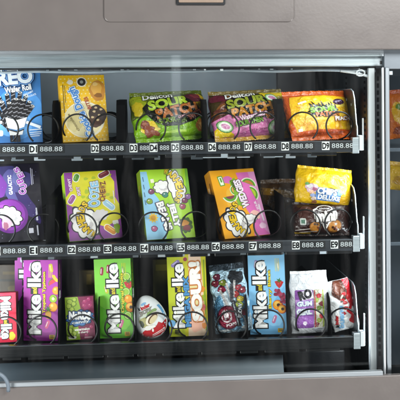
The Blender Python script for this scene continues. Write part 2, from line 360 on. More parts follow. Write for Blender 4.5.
# ------------------------------------------------------------------ trays
XR = at(352, 146, 0).x
def coil(tray, px, z0, side, r=.0295, y0=.012, n=3.2, wire=.0018):
    """black wire spiral; side +1 ends at its lower right, -1 is the mirror image"""
    cx = at(px, 0, y0).x; pts = []; a0 = -52 if abs(side) == 1 else -96; s = 1 if side > 0 else -1
    A = a0
    while A < a0+360*n:
        if A < 180: y = y0+(A-a0)/(180-a0)*.020
        elif A < 340: y = y0+.020+(A-180)/160*.052
        else: y = y0+.072+(A-340)/360*.085
        pts.append(Vector((cx+s*r*math.cos(R(A)), y, z0+r+.0015+r*math.sin(R(A))))); A += 9
    b = MB(); b.tube(pts, wire, WIRE, 7); return b.build('dispensing_coil', tray)
def tag(tray, px, zc, code, pitch, digits=True, Y=-.0005):
    x = at(px, 146, 0).x; k = .002
    b = MB(); b.box(x-.0078, x+.0078, Y-.0016, Y, zc-.0085, zc+.0085, mat('#dfe3e2', 'plastic'), .0005)
    a = Art().text('#101214', code, 4, 4, 6.6, 5.8, 0, .04)
    lay(a, lambda u, v, l: (x+(u-4)*k, Y-.0016-l*STEP, zc+(v-4)*k), 8, 8, 'matt', b); b.build('selection_tag', tray)
    if digits:
        b = MB(); w = min(25, pitch-9.5)
        body = '888.88' if w > 20 else ('888' if w > 10 else '88')
        if w <= 20: w = 4.1*len(body)
        xd = x+.0095
        b.box(xd-.001, xd+w*k+.001, Y-.0008, Y, zc-.008, zc+.008, mat('#15181b', 'plastic'), .0003)
        a = Art().text('#dfe7ea', body, w/2, 4, w-3.0, 4.7, 0, -.014)
        lay(a, lambda u, v, l: (xd+u*k, Y-.0008-l*STEP, zc+(v-4)*k), w, 8, 'matt', b); b.build('price_display', tray)
def tray(row, yrail, label, tags, dividers, rail_m, fl=.0072):
    zc = at(200, yrail, 0).z; zfl_ = zc+fl
    t = thing('product_tray', label, 'tray', (0, 0, 0), 'trays stacked in the machine')
    b = MB(); b.box(-.62, XR, 0, .012, zc-.014, zc+.0098, rail_m, .0015); b.box(-.62, XR, -.0006, .0005, zc+.0088, zc+.0094, STEEL, .0002); b.build('price_rail', t)
    b = MB(); b.box(-.62, XR+.004, .0125, .55, zfl_-.004, zfl_-.001, DARKSTEEL, .0005)
    b.box(-.62, XR+.004, .20, .215, zfl_-.030, zfl_-.0042, DARKSTEEL, .001); b.build('tray_floor', t)
    # notched skirt below the rail
    x = -.46; g = random.Random(ord(row))
    while x < XR-.05:
        wd = g.choice((.052, .07, .036)); b = MB(); b.box(x, x+wd, .006, .012, zc-.0205, zc-.0142, BLACKRAIL, .0008); b.build('rail_tab', t); x += wd+g.choice((.008, .014))
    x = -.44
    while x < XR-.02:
        wd = g.uniform(.010, .026); b = MB(); b.box(x, x+wd, .045, .0465, zc-.026-g.uniform(0, .002), zc-.019, mat(g.choice(('#8d979e', '#4a5258', '#5f686e', '#a9b2b8')), 'plastic'), .0006); b.build('highlight_chip', t); x += g.choice((.046, .075, .03))  # pale chips painted as the bright background and highlights behind the skirt
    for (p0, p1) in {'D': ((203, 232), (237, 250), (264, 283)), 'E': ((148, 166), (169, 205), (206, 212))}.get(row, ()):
        b = MB(); b.box(at(p0, 150, .12).x, at(p1, 150, .12).x, .12, .128, zc-.031, zc-.021, mat('#c3d0d8', 'plastic'), .001); b.build('highlight_bar', t)  # pale bars added as painted highlights under the tray
    for px in dividers:
        px, dw = px if isinstance(px, tuple) else (px, 1.2)
        x = at(px, yrail, .03).x; dw *= .001; b = MB()
        b.prism([(.014, zfl_), (.016, zfl_+.030), (.030, zfl_+.078), (.045, zfl_+.088), (.33, zfl_+.088), (.45, zfl_+.05), (.45, zfl_)], 'x', x-dw, x+dw, mat('#040405', 'matt'), .0005); b.build('divider', t)
    # tall rounded end plate with a turned bright edge and punched holes
    x = XR+.012
    out = [(.006, zfl_-.002), (.008, zfl_+.030), (.014, zfl_+.036), (.028, zfl_+.088), (.038, zfl_+.102), (.055, zfl_+.107), (.30, zfl_+.107), (.30, zfl_-.002)]
    b = MB(); b.prism(out, 'x', x, x+.0014, STEEL if row == 'F' else DARKSTEEL, .0004)
    b.tube([Vector((x+.0005, y, z)) for y, z in out[:7]], .0013, ALU, 6)
    for (yy, zz) in ((.05, .03), (.05, .075), (.075, .05), (.09, .085), (.12, .03), (.13, .07)):
        b.tube([Vector((x-.0006, yy, zfl_+zz)), Vector((x-.0001, yy, zfl_+zz))], .0028, mat('#b9c3c8', 'plastic'), 10)
    b.build('end_plate', t)
    b = MB(); b.box(XR+.0005, XR+.014, -.002, .014, zc-.016, zc+.016, ALU, .001); b.box(XR+.0145, XR+.022, -.004, .010, zc-.010, zc+.020, ALUV, .001)
    b.box(XR+.0225, XR+.0245, .0, .006, zc-.010, zc+.055, ALUV, .0006); b.build('end_bracket', t)
    for i, (px, code) in enumerate(tags):
        nx = tags[i+1][0] if i+1 < len(tags) else px+36
        tag(t, px, zc, code, nx-px)
    return t, zfl_
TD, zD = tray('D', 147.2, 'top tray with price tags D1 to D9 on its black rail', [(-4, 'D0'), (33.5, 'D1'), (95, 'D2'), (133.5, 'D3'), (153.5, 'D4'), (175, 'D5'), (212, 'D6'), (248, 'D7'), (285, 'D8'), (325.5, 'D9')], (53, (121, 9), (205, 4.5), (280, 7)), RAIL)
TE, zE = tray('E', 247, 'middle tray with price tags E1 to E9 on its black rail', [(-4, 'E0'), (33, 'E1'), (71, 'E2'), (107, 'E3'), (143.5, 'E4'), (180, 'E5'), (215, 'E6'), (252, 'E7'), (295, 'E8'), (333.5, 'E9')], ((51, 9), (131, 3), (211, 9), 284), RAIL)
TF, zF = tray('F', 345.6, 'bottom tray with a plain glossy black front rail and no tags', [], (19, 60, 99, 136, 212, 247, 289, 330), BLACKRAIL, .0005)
for px, s in ((2, 1), (41.5, -1), (76, 1), (106, -1), (150, 1), (192.5, -1), (224, 1), (264, -1), (303, 1), (340, -1)): coil(TD, px, zD, s)
for px, s in ((-2, 1), (41, -1), (80, 1), (112, -1), (152, 1), (194, -1), (232, 1), (267, -1), (305, 1), (338, -1)): coil(TE, px, zE, s)
for px in (3, 39, 80, 117, 155, 191, 230, 268, 310, 343): coil(TF, px, zF, 2)

# ------------------------------------------------------------------ packages
def place(name, label, cat, group, px, zfloor, Y, roll, yaw, lean, hw=0, lift=.003):
    """empty at the middle of a package's base; roll>0 tips its top to the left, lean tips it back"""
    x = at(px, 240, Y).x
    M = Matrix.Rotation(R(yaw), 3, 'Z') @ Matrix.Rotation(R(-lean), 3, 'X') @ Matrix.Rotation(R(-roll), 3, 'Y')
    z = zfloor+lift+abs(math.sin(R(roll)))*hw
    return thing(name, label, cat, (x, Y, z), group, M.to_euler())
CART, BAGS = 'candy boxes on the trays', 'candy bags on the trays'
def carton(label, px, zfloor, Y, W, H, T, base, side, art, title, roll=0, yaw=0, lean=8, right=None, left=None, bottom=None, name='candy_box', lift=.003):
    s = sc(Y); w, h, t = W*s, H*s, T*s
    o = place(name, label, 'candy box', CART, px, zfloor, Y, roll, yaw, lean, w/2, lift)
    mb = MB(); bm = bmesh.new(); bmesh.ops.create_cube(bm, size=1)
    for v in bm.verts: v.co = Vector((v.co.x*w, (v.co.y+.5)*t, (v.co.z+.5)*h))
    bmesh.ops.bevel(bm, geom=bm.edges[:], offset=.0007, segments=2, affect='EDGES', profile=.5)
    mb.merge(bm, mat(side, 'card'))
    front = Art().poly(base, [(0, 0), (W, 0), (W, H), (0, H)])
    if art: front.layers += art.layers
    fm = lambda u, v, l: ((u-W/2)*s, -l*STEP, v*s)
    fl_ = lay(front, fm, W, H, 'card', mb)
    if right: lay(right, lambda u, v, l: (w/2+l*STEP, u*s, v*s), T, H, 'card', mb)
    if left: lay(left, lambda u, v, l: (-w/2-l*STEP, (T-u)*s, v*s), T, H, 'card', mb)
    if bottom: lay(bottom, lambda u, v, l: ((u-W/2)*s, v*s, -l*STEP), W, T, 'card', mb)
    mb.build('carton', o)
    if title: m2 = MB(); lay(title, fm, W, H, 'card', m2, under=fl_); m2.build('printed_title', o)
    # tuck flap at the top
    m3 = MB(); m3.box(-w/2+.0015, w/2-.0015, .0012, t-.0012, h+.0001, h+.0007, mat(side, 'card'), .0002); m3.build('tuck_flap', o)
    return o
def bag(label, px, zfloor, Y, W, H, T, base, art, title, roll=0, yaw=0, lean=8, seal=(None, None), kind='foil', name='candy_bag', seed=1, lift=.003, sealh=4, taper=0, cat='candy bag', pinch=.35, wr=1.0, widen=1.0):
    s = sc(Y); g = random.Random(seed); ph = [g.uniform(0, 6.28) for _ in range(8)]
    o = place(name, label, cat, BAGS, px, zfloor, Y, roll, yaw, lean, W*s/2, lift)
    def shape(u, v):
        a = min(1, max(0, u/W)); c = min(1, max(0, v/H)); e = (1-abs(2*a-1)**2.6); f = (1-abs(2*c-1)**2.6)
        hgt = T*.5*(max(e, 0)**.55)*(max(f, 0)**.6)
        edge = 1-min(1, f*1.6)
        hgt += wr*edge*.55*math.sin(u*.6+ph[0])*min(1, e*3)+wr*.45*math.sin(u*.33+v*.5+ph[1])*f*e+wr*.32*math.sin(u*.5-v*.3+ph[2])*f*e
        hgt += wr*.5*math.exp(-((u*.6+v-ph[3]*8)/3.)**2)*e+wr*.5*math.exp(-((u*.5-v+ph[4]*6-10)/2.4)**2)*e
        return hgt
    def xz(u, v):
        c = v/H; k = 1-taper*c; wob = .5*math.sin(v*.35+ph[5])*(1 if abs(u-W/2) > W*.4 else 0)
        a = 2*u/W-1
        zz = v+pinch*2*math.sin(a*math.pi*1.0+ph[6])*.35
        return ((u-W/2)*widen*k*(1-.035*math.sin(c*math.pi)*-1)+wob*a, zz)
    def fm(u, v, l): x, z = xz(u, v); return (x*s, -shape(u, v)*s-.0003-l*STEP*2.4, z*s)
    mb = MB(); bm = bmesh.new(); nu, nv = 60, 48; rows = []
    for side in (0, 1):
        G = []
        for j in range(nv+1):
            row_ = []
            for i in range(nu+1):
                u, v = W*i/nu, H*j/nv; x, z = xz(u, v)
                row_.append(bm.verts.new((x*s, -shape(u, v)*s if side == 0 else (shape(W-u, v)*s+.0006), z*s)))
            G.append(row_)
        for j in range(nv):
            for i in range(nu):
                q = (G[j][i], G[j][i+1], G[j+1][i+1], G[j+1][i]); f = bm.faces.new(q if side == 0 else q[::-1]); f.smooth = True
        rows.append(G)
    ring = lambda G: [G[0][i] for i in range(nu)]+[G[j][nu] for j in range(nv)]+[G[nv][i] for i in range(nu, 0, -1)]+[G[j][0] for j in range(nv, 0, -1)]
    A, B = ring(rows[0]), ring(rows[1])
    for i in range(len(A)): bm.faces.new((A[i], B[i], B[(i+1) % len(A)], A[(i+1) % len(A)]))
    mb.merge(bm, mat(base, kind))
    fl_ = lay(art, fm, W, H, kind, mb, grid=2.2) if art else ()
    mb.build('pouch', o)
    if title: m2 = MB(); lay(title, fm, W, H, kind, m2, grid=2.2, under=fl_); m2.build('printed_title', o)
    for which, colr in enumerate(seal):
        if not colr: continue
        m3 = MB(); t = bmesh.new(); n = 60; v0 = H-.4 if which == 0 else .4; dv = sealh if which == 0 else -sealh
        ring_ = []
        for i in range(n+1):
            u = W*i/n; x, z = xz(u, v0); zig = .45*(i % 2); yy = .35*math.sin(u*.8+ph[7])
            col_ = []
            for k in range(5):
                f_ = k/4; rib = .12*(k % 2)
                col_.append((x*s, (-.0005+(yy*f_-rib)*s), (z+dv*f_+(zig if k == 4 else 0)*(1 if dv > 0 else -1))*s))
            ring_.append(([t.verts.new(p) for p in col_], [t.verts.new((p[0], p[1]+.0007, p[2])) for p in col_]))
        for i in range(n):
            for k in range(4):
                t.faces.new((ring_[i][0][k], ring_[i+1][0][k], ring_[i+1][0][k+1], ring_[i][0][k+1])); t.faces.new((ring_[i][1][k], ring_[i][1][k+1], ring_[i+1][1][k+1], ring_[i+1][1][k]))
            t.faces.new((ring_[i][0][4], ring_[i+1][0][4], ring_[i+1][1][4], ring_[i][1][4]))
        bmesh.ops.recalc_face_normals(t, faces=t.faces[:])
        m3.merge(t, mat(colr, kind)); m3.build('top_seal' if which == 0 else 'bottom_seal', o)
    return o

# ---- top row -------------------------------------------------------
# blue box of wafer rolls
W, H = 56, 82; a = Art()
a.blob('#4f92d4', 34, 30, 24, 26, .1, 3).blob('#6aa7e2', 28, 20, 18, 14, .12, 5)
def stick(a, u0, v0, u1, v1, wd=4.2, dark='#1b181b'):
    an = math.degrees(math.atan2(v1-v0, u1-u0)); L_ = math.hypot(u1-u0, v1-v0); a.rect(dark, (u0+u1)/2, (v0+v1)/2, L_, wd, an, .6)
    for k in range(int(L_/4.5)):
        q = rot2((3+k*4.5, 0), R(an)); a.rect('#8f8d92', u0+q[0], v0+q[1], .9, wd*1.05, an+28)
    a.ell('#d9d5cf', u1, v1, 1.1, wd*.5, an).ell('#2a2426', u1, v1, .5, wd*.27, an)
for (u1, v1) in ((2, 35), (9, 41), (14, 47), (41, 49), (47, 38), (35, 52), (22, 50), (28, 56), (38, 44), (17, 42), (31, 45), (24, 41), (44, 42)): stick(a, 28+(u1-28)*.18, 15, u1, v1)
a.poly('#ece9e4', [(20, 26), (22, 15), (30, 13), (38, 16), (41, 26), (31, 23)]).poly('#23201f', [(21, 14), (31, 11.5), (38, 14), (37, 11), (30, 9.5), (22, 11)])
a.poly('#dcdad8', [(23, 12.5), (31, 10), (37, 12.5), (36, 8), (24, 7)])
for u in (25.5, 29, 32.5): a.rect('#262224', u, 4, 3, 7, 4, .4)
a.rect('#e8ecf0', 47, 18, 15, 3, -22).rect('#dfe8ee', 49, 13, 12, .9, 4).rect('#dfe8ee', 49, 10.6, 12, .7, 4).rect('#dfe8ee', 49, 8.6, 11, .7, 4).rect('#dfe8ee', 48, 6.6, 10, .7, 4)
a.rect('#eef1f2', 13, 21, 8, 3, 0, 1).rect('#eef1f2', 15, 10, 5, 6, 0, 1.6)
t = Art().text('#eaf3fb', 'OREO', 22, 67.5, 50, 14, 6, .05, [('#12356e', .16), ('#8cc0ee', .12), ('#1b4b90', .09)])
t.text('#f1f5f8', 'Wafer Roll', 33, 56, 26, 6, 9, .03, [('#1d2b4a', .075)])
t.text('#e6f0f8', 'CREAMY', 43, 51, 11, 2, 25, .01).text('#e6f0f8', 'CHOCOLATE', 45, 48.2, 12, 1.8, 20, .01)
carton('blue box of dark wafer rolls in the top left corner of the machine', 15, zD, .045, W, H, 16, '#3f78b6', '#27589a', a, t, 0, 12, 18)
# yellow box of cookie dough bites
W, H = 46, 70; a = Art()
for i in range(12):
    for j in range(18):
        a.ell('#f0dc92', 1.8+i*4+(2 if j % 2 else 0), 2+j*4, .75, n=10)
a.ell('#f3ead0', 23, 23, 20, 19).ell('#e6d8a6', 22, 23, 18.6, 17.6).blob('#d9c98e', 13, 20, 8, 9, .2, 3)
a.blob('#33201a', 36, 27, 9, 11, .12, 4).blob('#4b3022', 33, 20, 7, 6, .2, 9)
for i, (u, v) in enumerate(((33, 31), (38, 27), (36, 22), (40, 33), (31, 25), (35, 35))): a.blob('#cdb489', u, v, 1.5, 1.1, .3, i)
a.blob('#c4842a', 38, 53, 8, 11, .14, 6).blob('#dba445', 37, 55, 5.5, 7, .15, 2).blob('#8d5a1b', 38.5, 48, 4, 2.4, .2, 5).blob('#e8c070', 36, 60, 2.6, 2, .2, 7)
a.ell('#efe8cf', 22.5, 62.5, 5.2).ell('#1a1715', 22.5, 62.5, 4.2).ell('#8f958f', 22.5, 62.5, 1.7).ell('#efe8d2', 11, 62.5, 3, 2.6).rect('#6b5416', 3.4, 45, .8, 30).rect('#6b5416', 5.2, 50, .6, 18)
t = Art().text('#3d7fc6', 'Cookie Dough', 20.5, 31, 54, 9.5, 108, .035, [('#1a3566', .13), ('#e9f2f7', .095)])
t.text('#a83a28', 'BITES', 27, 40, 13, 3.6, 106, .03).text('#7b6a3a', 'chocolate', 11.5, 20, 20, 2.6, 118, .01).text('#2d2410', 'NET WT 3.1 OZ', 30, 2.4, 20, 1.8, 0, .01)
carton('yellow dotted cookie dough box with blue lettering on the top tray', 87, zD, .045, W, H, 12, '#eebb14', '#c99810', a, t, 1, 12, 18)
def sour(a, t, low, words, seed):
    pass
# green sour bag
W, H = 76, 46; a = Art()
a.poly('#46520f', [(0, 18), (14, 24), (30, 14), (50, 12), (66, 20), (76, 26), (76, 46), (0, 46)])
a.blob('#8d9a1c', 9, 38, 11, 7, .2, 1).blob('#b9a41c', 6, 30, 5, 8, .3, 2).blob('#6b7d14', 20, 40, 9, 4, .3, 3).blob('#c3a51d', 70, 36, 8, 9, .25, 4).blob('#57202c', 63, 40, 9, 6, .25, 5).blob('#7c2f38', 66, 42, 5, 3, .3, 6).blob('#d2c22a', 73, 28, 4, 6, .3, 8)
a.poly('#13150b', [(10, 30), (18, 38), (34, 43), (52, 42), (60, 36), (66, 29), (68, 20), (58, 13), (44, 9), (30, 9), (20, 14), (13, 22)])
a.blob('#e2c31c', 14, 9, 8, 7, .25, 11).blob('#7a3c2b', 10, 12, 4.4, 4.6, .1, 12).blob('#8a4a34', 14, 5.5, 5.6, 5.4, .3, 13).blob('#8a4a34', 19, 4, 5, 2.2, .2, 14, rot=-30).blob('#9c6048', 9.6, 13, 2, 1.6, .2, 15).blob('#efd96a', 21, 7, 3, 1.4, .3, 16)
a.blob('#b97a3a', 66, 9, 5.4, 6.4, .2, 17).blob('#d8a05c', 66, 8.6, 3, 3.4, .2, 18).blob('#b8dd58', 40, 4, 12, 1.2, .3, 19).blob('#6f9e14', 47, 7, 9, 1.4, .3, 20)
t = Art().text('#e9ebe2', 'Delicon', 27, 43, 30, 6.2, 4, .03, [('#141609', .09)], .15).text('#a7c432', 'SOUR', 36, 34, 40, 10, 7, .05, [('#0d0f07', .1)], .1)
t.text('#b4692a', 'PATCH', 43, 25, 42, 9.4, 10, .05, [('#0d0f07', .1)], .1).text('#d9a9b4', 'GUMMIES', 49, 18.4, 13, 2.4, 14, .02).text('#718e25', 'SOUR', 32, 14.6, 17, 5, 6, .04).text('#55701d', 'THEN', 46, 13.4, 9, 4, 10, .04).text('#8c4736', 'SWEET', 61, 20, 16, 5.4, 26, .04, [('#1b0f0a', .1)])
bag('green sour gummy bag with white script and olive lettering on the top tray', 174, zD, .052, W, H, 19, '#82b51b', a, t, 2, 15, 24, ('#5c6a16', '#93c81f'), seed=3, lift=.008, widen=1.02)
# pink sour bag
a = Art()
a.poly('#3f3214', [(0, 16), (20, 24), (34, 22), (56, 14), (76, 22), (76, 46), (0, 46)])
for i in range(6): a.blob('#7a4a1e' if i % 2 else '#5a2c22', 4+i*3.4, 20+i*4.6, 10, 2.1, .25, 30+i, rot=28)
a.blob('#5d1f2e', 8, 40, 9, 4, .25, 40).poly('#dfbf1c', [(50, 45), (54, 34), (60, 28), (76, 24), (76, 46)]).poly('#dfbf1c', [(56, 0), (60, 10), (70, 17), (76, 14), (76, 0)]).poly('#dfbf1c', [(0, 0), (0, 7), (6, 12), (18, 2), (18, 0)])
def melon(a, cx, cy, r, rot):
    a.ell('#3f7a35', cx, cy, r*1.14, r*.82, rot).ell('#a9cf95', cx, cy, r, r*.7, rot).ell('#e3ecdb', cx, cy, r*.84, r*.56, rot).ell('#c982ac', cx+r*.05, cy, r*.62, r*.36, rot).rect('#e7c3d8', cx-r*.2, cy+r*.1, r*.5, r*.08, rot+30)
melon(a, 61, 38, 6, -20); melon(a, 10, 10, 7, -25); melon(a, 62, 7, 9.5, 18)
a.poly('#15120b', [(12, 30), (20, 39), (36, 44), (52, 42), (56, 34), (58, 24), (54, 17), (40, 15), (28, 16), (18, 22)])
a.blob('#a85287', 38, 3, 14, 1.3, .3, 44).blob('#ecb3d2', 30, 9, 4, 1.6, .4, 45)
t = Art().text('#ecebe6', 'Delicon', 30, 43, 30, 5.6, 5, .03, [('#141009', .09)], .15).text('#8f9a2e', 'SOUR', 34, 34.5, 38, 9.4, 8, .05, [('#0d0b07', .1)], .1)
t.text('#c07f22', 'PATCH', 38, 25.6, 40, 8.6, 10, .05, [('#0d0b07', .1)], .1).text('#f1dbe6', 'Watermelon', 38, 18.6, 27, 4.6, 12, .03, [('#8c2f63', .12)]).text('#6fa32b', 'SOUR THEN', 33, 12.4, 26, 4.8, 8, .04, [('#16200a', .1)]).text('#b06a24', 'SWEET', 56, 19.5, 13, 4.6, 26, .04, [('#1b0f0a', .1)]).text('#7b2c56', 'SOFT & CHEWY', 42, 5, 18, 1.7, 2, .01)
bag('pink and yellow sour bag printed with melon slices, between green and orange bags', 254, zD, .052, W, H, 19, '#cf74a8', a, t, 2, 14, 22, ('#6c5a1c', '#d9a83a'), seed=8, lift=.008, widen=1.07)
# orange peach bag
W, H = 66, 46; a = Art()
a.poly('#e6b21a', [(5, 3), (62, 2.5), (63.5, 20), (62, 41), (40, 43), (5, 42), (3, 18)]).blob('#f0c63a', 30, 22, 22, 9, .2, 50).blob('#efcf57', 46, 31, 10, 4, .2, 51)
for i, (u, v, r_) in enumerate(((12, 30, 3), (17, 13, 5), (11, 6, 5.5), (24, 6, 4.5), (45, 8, 4.5), (57, 7, 5.5), (55, 24, 2.8))): a.blob('#dd9a1c', u, v, r_, r_*.72, .2, 52+i, rot=20*i).blob('#f0bd3f', u-.8, v+.7, r_*.6, r_*.42, .2, 62+i, rot=20*i)
for i in range(9): a.poly('#15160c', [(22+i*2.7, 24), (20.5+i*3.1, 33+3*math.sin(i*2.1)), (23.4+i*2.9, 31), (24.6+i*2.7, 24)])
a.puff('#15160c', 33, 23, 15, 6.4, 11, 0).ell('#3b1830', 51, 34, 6, 3.6, 10).rect('#f3efe0', 15, 34, 8, 2, 14)
a.blob('#c85012', 34, 1.8, 34, 2.6, .15, 80).rect('#e8eef0', 8, 5, 4, 2.6)
t = Art().text('#7fae2a', 'SOUR', 33, 25.2, 25, 5.4, 4, .05, [('#0d0f07', .09)]).text('#b4622a', 'PATCH', 36, 19.6, 22, 4.6, 2, .05, [('#0d0f07', .09)]).text('#f4efe4', 'PEACH', 50, 14.6, 15, 3.8, 4, .04, [('#a5451a', .12)]).text('#c9b9d9', 'SOFT', 51, 34.6, 7, 1.8, 10, .02).text('#5b2408', 'NATURALLY & ARTIFICIALLY FLAVORED', 36, 1.6, 34, 1.3, 1, .0)
bag('orange bordered yellow peach gummy bag at the right end of the top tray', 325.5, zD, .052, W, H, 19, '#cc5613', a, t, 1, 16, 26, ('#c4540f', '#d4601a'), seed=12, lift=.009, widen=1.13, sealh=4.5)

# ---- middle row -----------------------------------------------------
def headcloud(a, cx, cy, rx, ry, rot): a.puff('#26222b', cx, cy, rx*1.1, ry*1.12, 9, rot).puff('#edeae6', cx, cy, rx, ry, 9, rot).puff('#c9c4c4', cx+rx*.12, cy-ry*.12, rx*.5, ry*.42, 7, rot).puff('#f3f1ee', cx+rx*.02, cy+ry*.08, rx*.42, ry*.34, 7, rot)
# black and purple galaxy box
W, H = 60, 80; a = Art()
a.blob('#3a3566', 28, 62, 22, 16, .25, 90).blob('#5d5a94', 33, 58, 10, 18, .3, 91).blob('#6d70a8', 37, 66, 5, 9, .3, 92).blob('#3b2c66', 46, 36, 6, 20, .3, 93, rot=30).blob('#7a3c9c', 14, 58, 12, 14, .2, 94).blob('#a76ac2', 12, 64, 5, 9, .3, 95).blob('#2c5b78', 14, 55, 4, 5, .2, 96)
g = random.Random(3)
for i in range(60): a.ell('#8f8fb8', g.uniform(2, 58), g.uniform(2, 78), g.uniform(.12, .4), n=6)
a.ell('#6b2a83', 28, 26, 17.5).ell('#8b3aa2', 27, 27, 15.5).blob('#a653b8', 24, 32, 9, 6, .2, 97).blob('#c9a5d6', 8, 40, 6, 11, .2, 98)
headcloud(a, 28, 26, 12, 9, -35); a.blob('#d8b9c6', 24, 20, 5, 7, .3, 99).blob('#b06f86', 23, 16, 2.4, 4, .3, 100)
for v, n in ((10, 10), (24, 8), (30, 6)): a.rect('#d5d3dc', 54, v, 1.4, n, 2)
a.rect('#c9c6cf', 47.5, 10, 4.6, 5, 2).rect('#b7b4c4', 51, 66, .7, 18, 1).rect('#b7b4c4', 52.5, 66, .5, 16, 1)
t = Art()
for i, ch in enumerate('CUBES'): t.text('#a43fae', ch, 41.5-(0, -.8, 2.2, 1, 4.5)[i], 50+i*5.8, 4.4, 6.4-.4*i, 100+i*5, .03, [('#1b1024', .13), ('#eadff0', .09)])
t.text('#f0eef4', 'GALACTIC', 29.5, 58, 20, 3.4, 92, .04).text('#e5e2ea', 'SOUR', 54, 25, 9, 1.8, 92, .02)
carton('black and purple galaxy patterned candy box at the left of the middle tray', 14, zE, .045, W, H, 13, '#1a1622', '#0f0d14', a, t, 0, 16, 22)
# yellow, lime and purple box
W, H = 54, 70; a = Art()
a.poly('#8a3a93', [(0, 0), (0, 38), (9, 33), (22, 18), (38, 12), (54, 20), (54, 0)]).poly('#8a3a93', [(0, 70), (0, 44), (5, 50), (8, 60), (9, 70)]).poly('#7d3488', [(54, 70), (54, 34), (50, 42), (51, 58), (44, 70)])
for i in range(16): a.blob('#a9b81b', random.Random(i).uniform(14, 48), random.Random(i+50).uniform(24, 66), 2.3, 1.5, .3, i)
a.cap('#4f8a2a', 12.5, 64, 8, 2.5, 65, '#eef0e4', '#88b85a').cap('#6d1f2c', 41, 66, 12, 2.5, 24, '#f1e6e2', '#a8545c').cap('#9cc6dd', 43, 34, 13, 2.8, -42, '#f1f4f4', '#d6ecf4').cap('#d98c1d', 42, 9, 13, 2.8, -38, '#f6efdf', '#efc05a').cap('#94508f', 6, 42, 10, 2.4, 55, '#f0e3ee', '#c48cc0')
headcloud(a, 17, 18, 13, 17, 25); a.puff('#cfcaca', 33, 24, 9, 6, 9, 10)
a.rect('#ece8e0', 48, 16, 6, 4, 5, 1).blob('#88a81c', 49, 10, 3, 5, .4, 31)
for v in range(5): a.rect('#e8dff0', 49, 47-v*2.6, 3, .7, 94)
t = Art()
for i, ch in enumerate('OOZE'): t.text('#7fb9da', ch, 28.0+i*.7, (36.5, 43.8, 50.2, 56)[i], (6.6, 6.0, 5.2, 4.6)[i], (11, 9, 8, 7)[i], 97, .03, [('#183054', .12), ('#eef4f6', .08)])
for i, ch in enumerate('CHEWZ'): t.text('#5a2f16', ch, 37+i*.5, 40+i*4.2, 3.4, 5.2, 98, .03, [('#d9a52a', .09)])
t.arctext('#eec51d', 'WARHEADS', 31, 23, 18, 250, 134, 6.2, .045, [('#2a2208', .12)])
t.text('#f1d4e6', 'CHEWY', 5.5, 57, 13, 3, 96, .04, [('#5c1f63', .12)]).text('#f1d4e6', 'SOFT', 13.5, 50, 9, 3, 96, .04, [('#5c1f63', .12)])
bt = Art().poly('#8fc01f', [(0, 0), (54, 0), (54, 14), (0, 14)]).rect('#9fc3a2', 40, 3.4, 20, 3.2, 0, 1).rect('#46521a', 17, 3, 18, 1)
lf = Art().poly('#9cbc22', [(0, 0), (14, 0), (14, 70), (0, 70)]).rect('#6fa35f', 7, 36, 4, 30, 0, 1).rect('#46521a', 10.5, 40, 1, 18)
carton('lime, yellow and purple chewy candy box standing on E2 and E3', 96.5, zE, .045, W, H, 14, '#d8cf1a', '#9cc41c', a, t, 1, 15, 20, bottom=bt, left=lf)
# jelly bean box
W, H = 51, 72; a = Art()
a.poly('#8cc3e2', [(0, 70), (7, 70), (9, 52), (16, 42), (22, 30), (24, 14), (20, 0), (0, 0)]).poly('#6fae2c', [(51, 72), (51, 20), (47, 40), (48, 72)]).blob('#b3d53a', 36, 46, 9, 14, .2, 200)
headcloud(a, 22, 53, 9, 7, 0); a.puff('#26222b', 37, 53.5, 9.6, 18.6, 9, 12).puff('#edeae6', 37, 53.5, 8.6, 17.6, 9, 12)
for i, (u, v, c) in enumerate(((10, 49, '#7a3a5c'), (7, 39, '#7c9c2c'), (9, 22, '#d6a125'), (9, 11, '#a64c7a'), (44, 38, '#7a2f55'), (41, 32, '#a23f5c'), (24, 45, '#2b7a68'), (48, 42, '#8a5a9a'))): a.blob('#2d2a30', u, v, 3.5, 3.1, .1, 210+i).blob(c, u, v, 3.0, 2.6, .1, 210+i).blob('#e8d9de', u-.8, v+.9, .8, .5, .1, 220+i)
a.star('#e0b827', 9, 22, 3.4, 5.6, 10).blob('#c9901d', 9, 22, 2.6, 2.6, .1, 230)
a.puff('#3d5a1c', 42, 13, 7.4, 8.4, 9).blob('#c98a3a', 41, 15, 4.6, 3.2, .2, 232).blob('#7a2f3a', 43, 10, 4, 3, .2, 233).rect('#eee8d0', 12, 60, 3.6, 4, 5, .5)
for v in range(4): a.rect('#3a5f80', 2.6, 62-v*8, .9, 5, 5)
t = Art().arctext('#ecc91f', 'WARHEADS', 20, 51, 20, 68, -38, 6.2, .045, [('#2a2208', .12)])
t.text('#f4f1ee', 'JELLY', 30.5, 23.5, 24, 7.2, -80, .06, [('#3b1c4a', .12)]).text('#f4f1ee', 'BEANS', 20.5, 23, 29, 7.2, -76, .05, [('#3b1c4a', .12)]).text('#43571a', 'SOUR', 34, 38, 6, 2.4, -78, .02)
lf = Art().poly('#7f9a1e', [(0, 0), (14, 0), (14, 72), (0, 72)]).rect('#caa52a', 7, 44, 2, 26).rect('#4a5c14', 10, 40, 1, 30)
bt = Art().poly('#86b322', [(0, 0), (51, 0), (51, 14), (0, 14)]).rect('#50661c', 22, 3, 26, 1).rect('#a8463a', 44, 3.2, 3, 2)
carton('lime green jelly bean box with a sky blue corner, standing on E4 and E5', 171.5, zE, .045, W, H, 14, '#a4d41e', '#86ac1e', a, t, 0, 15, 21, left=lf, bottom=bt)
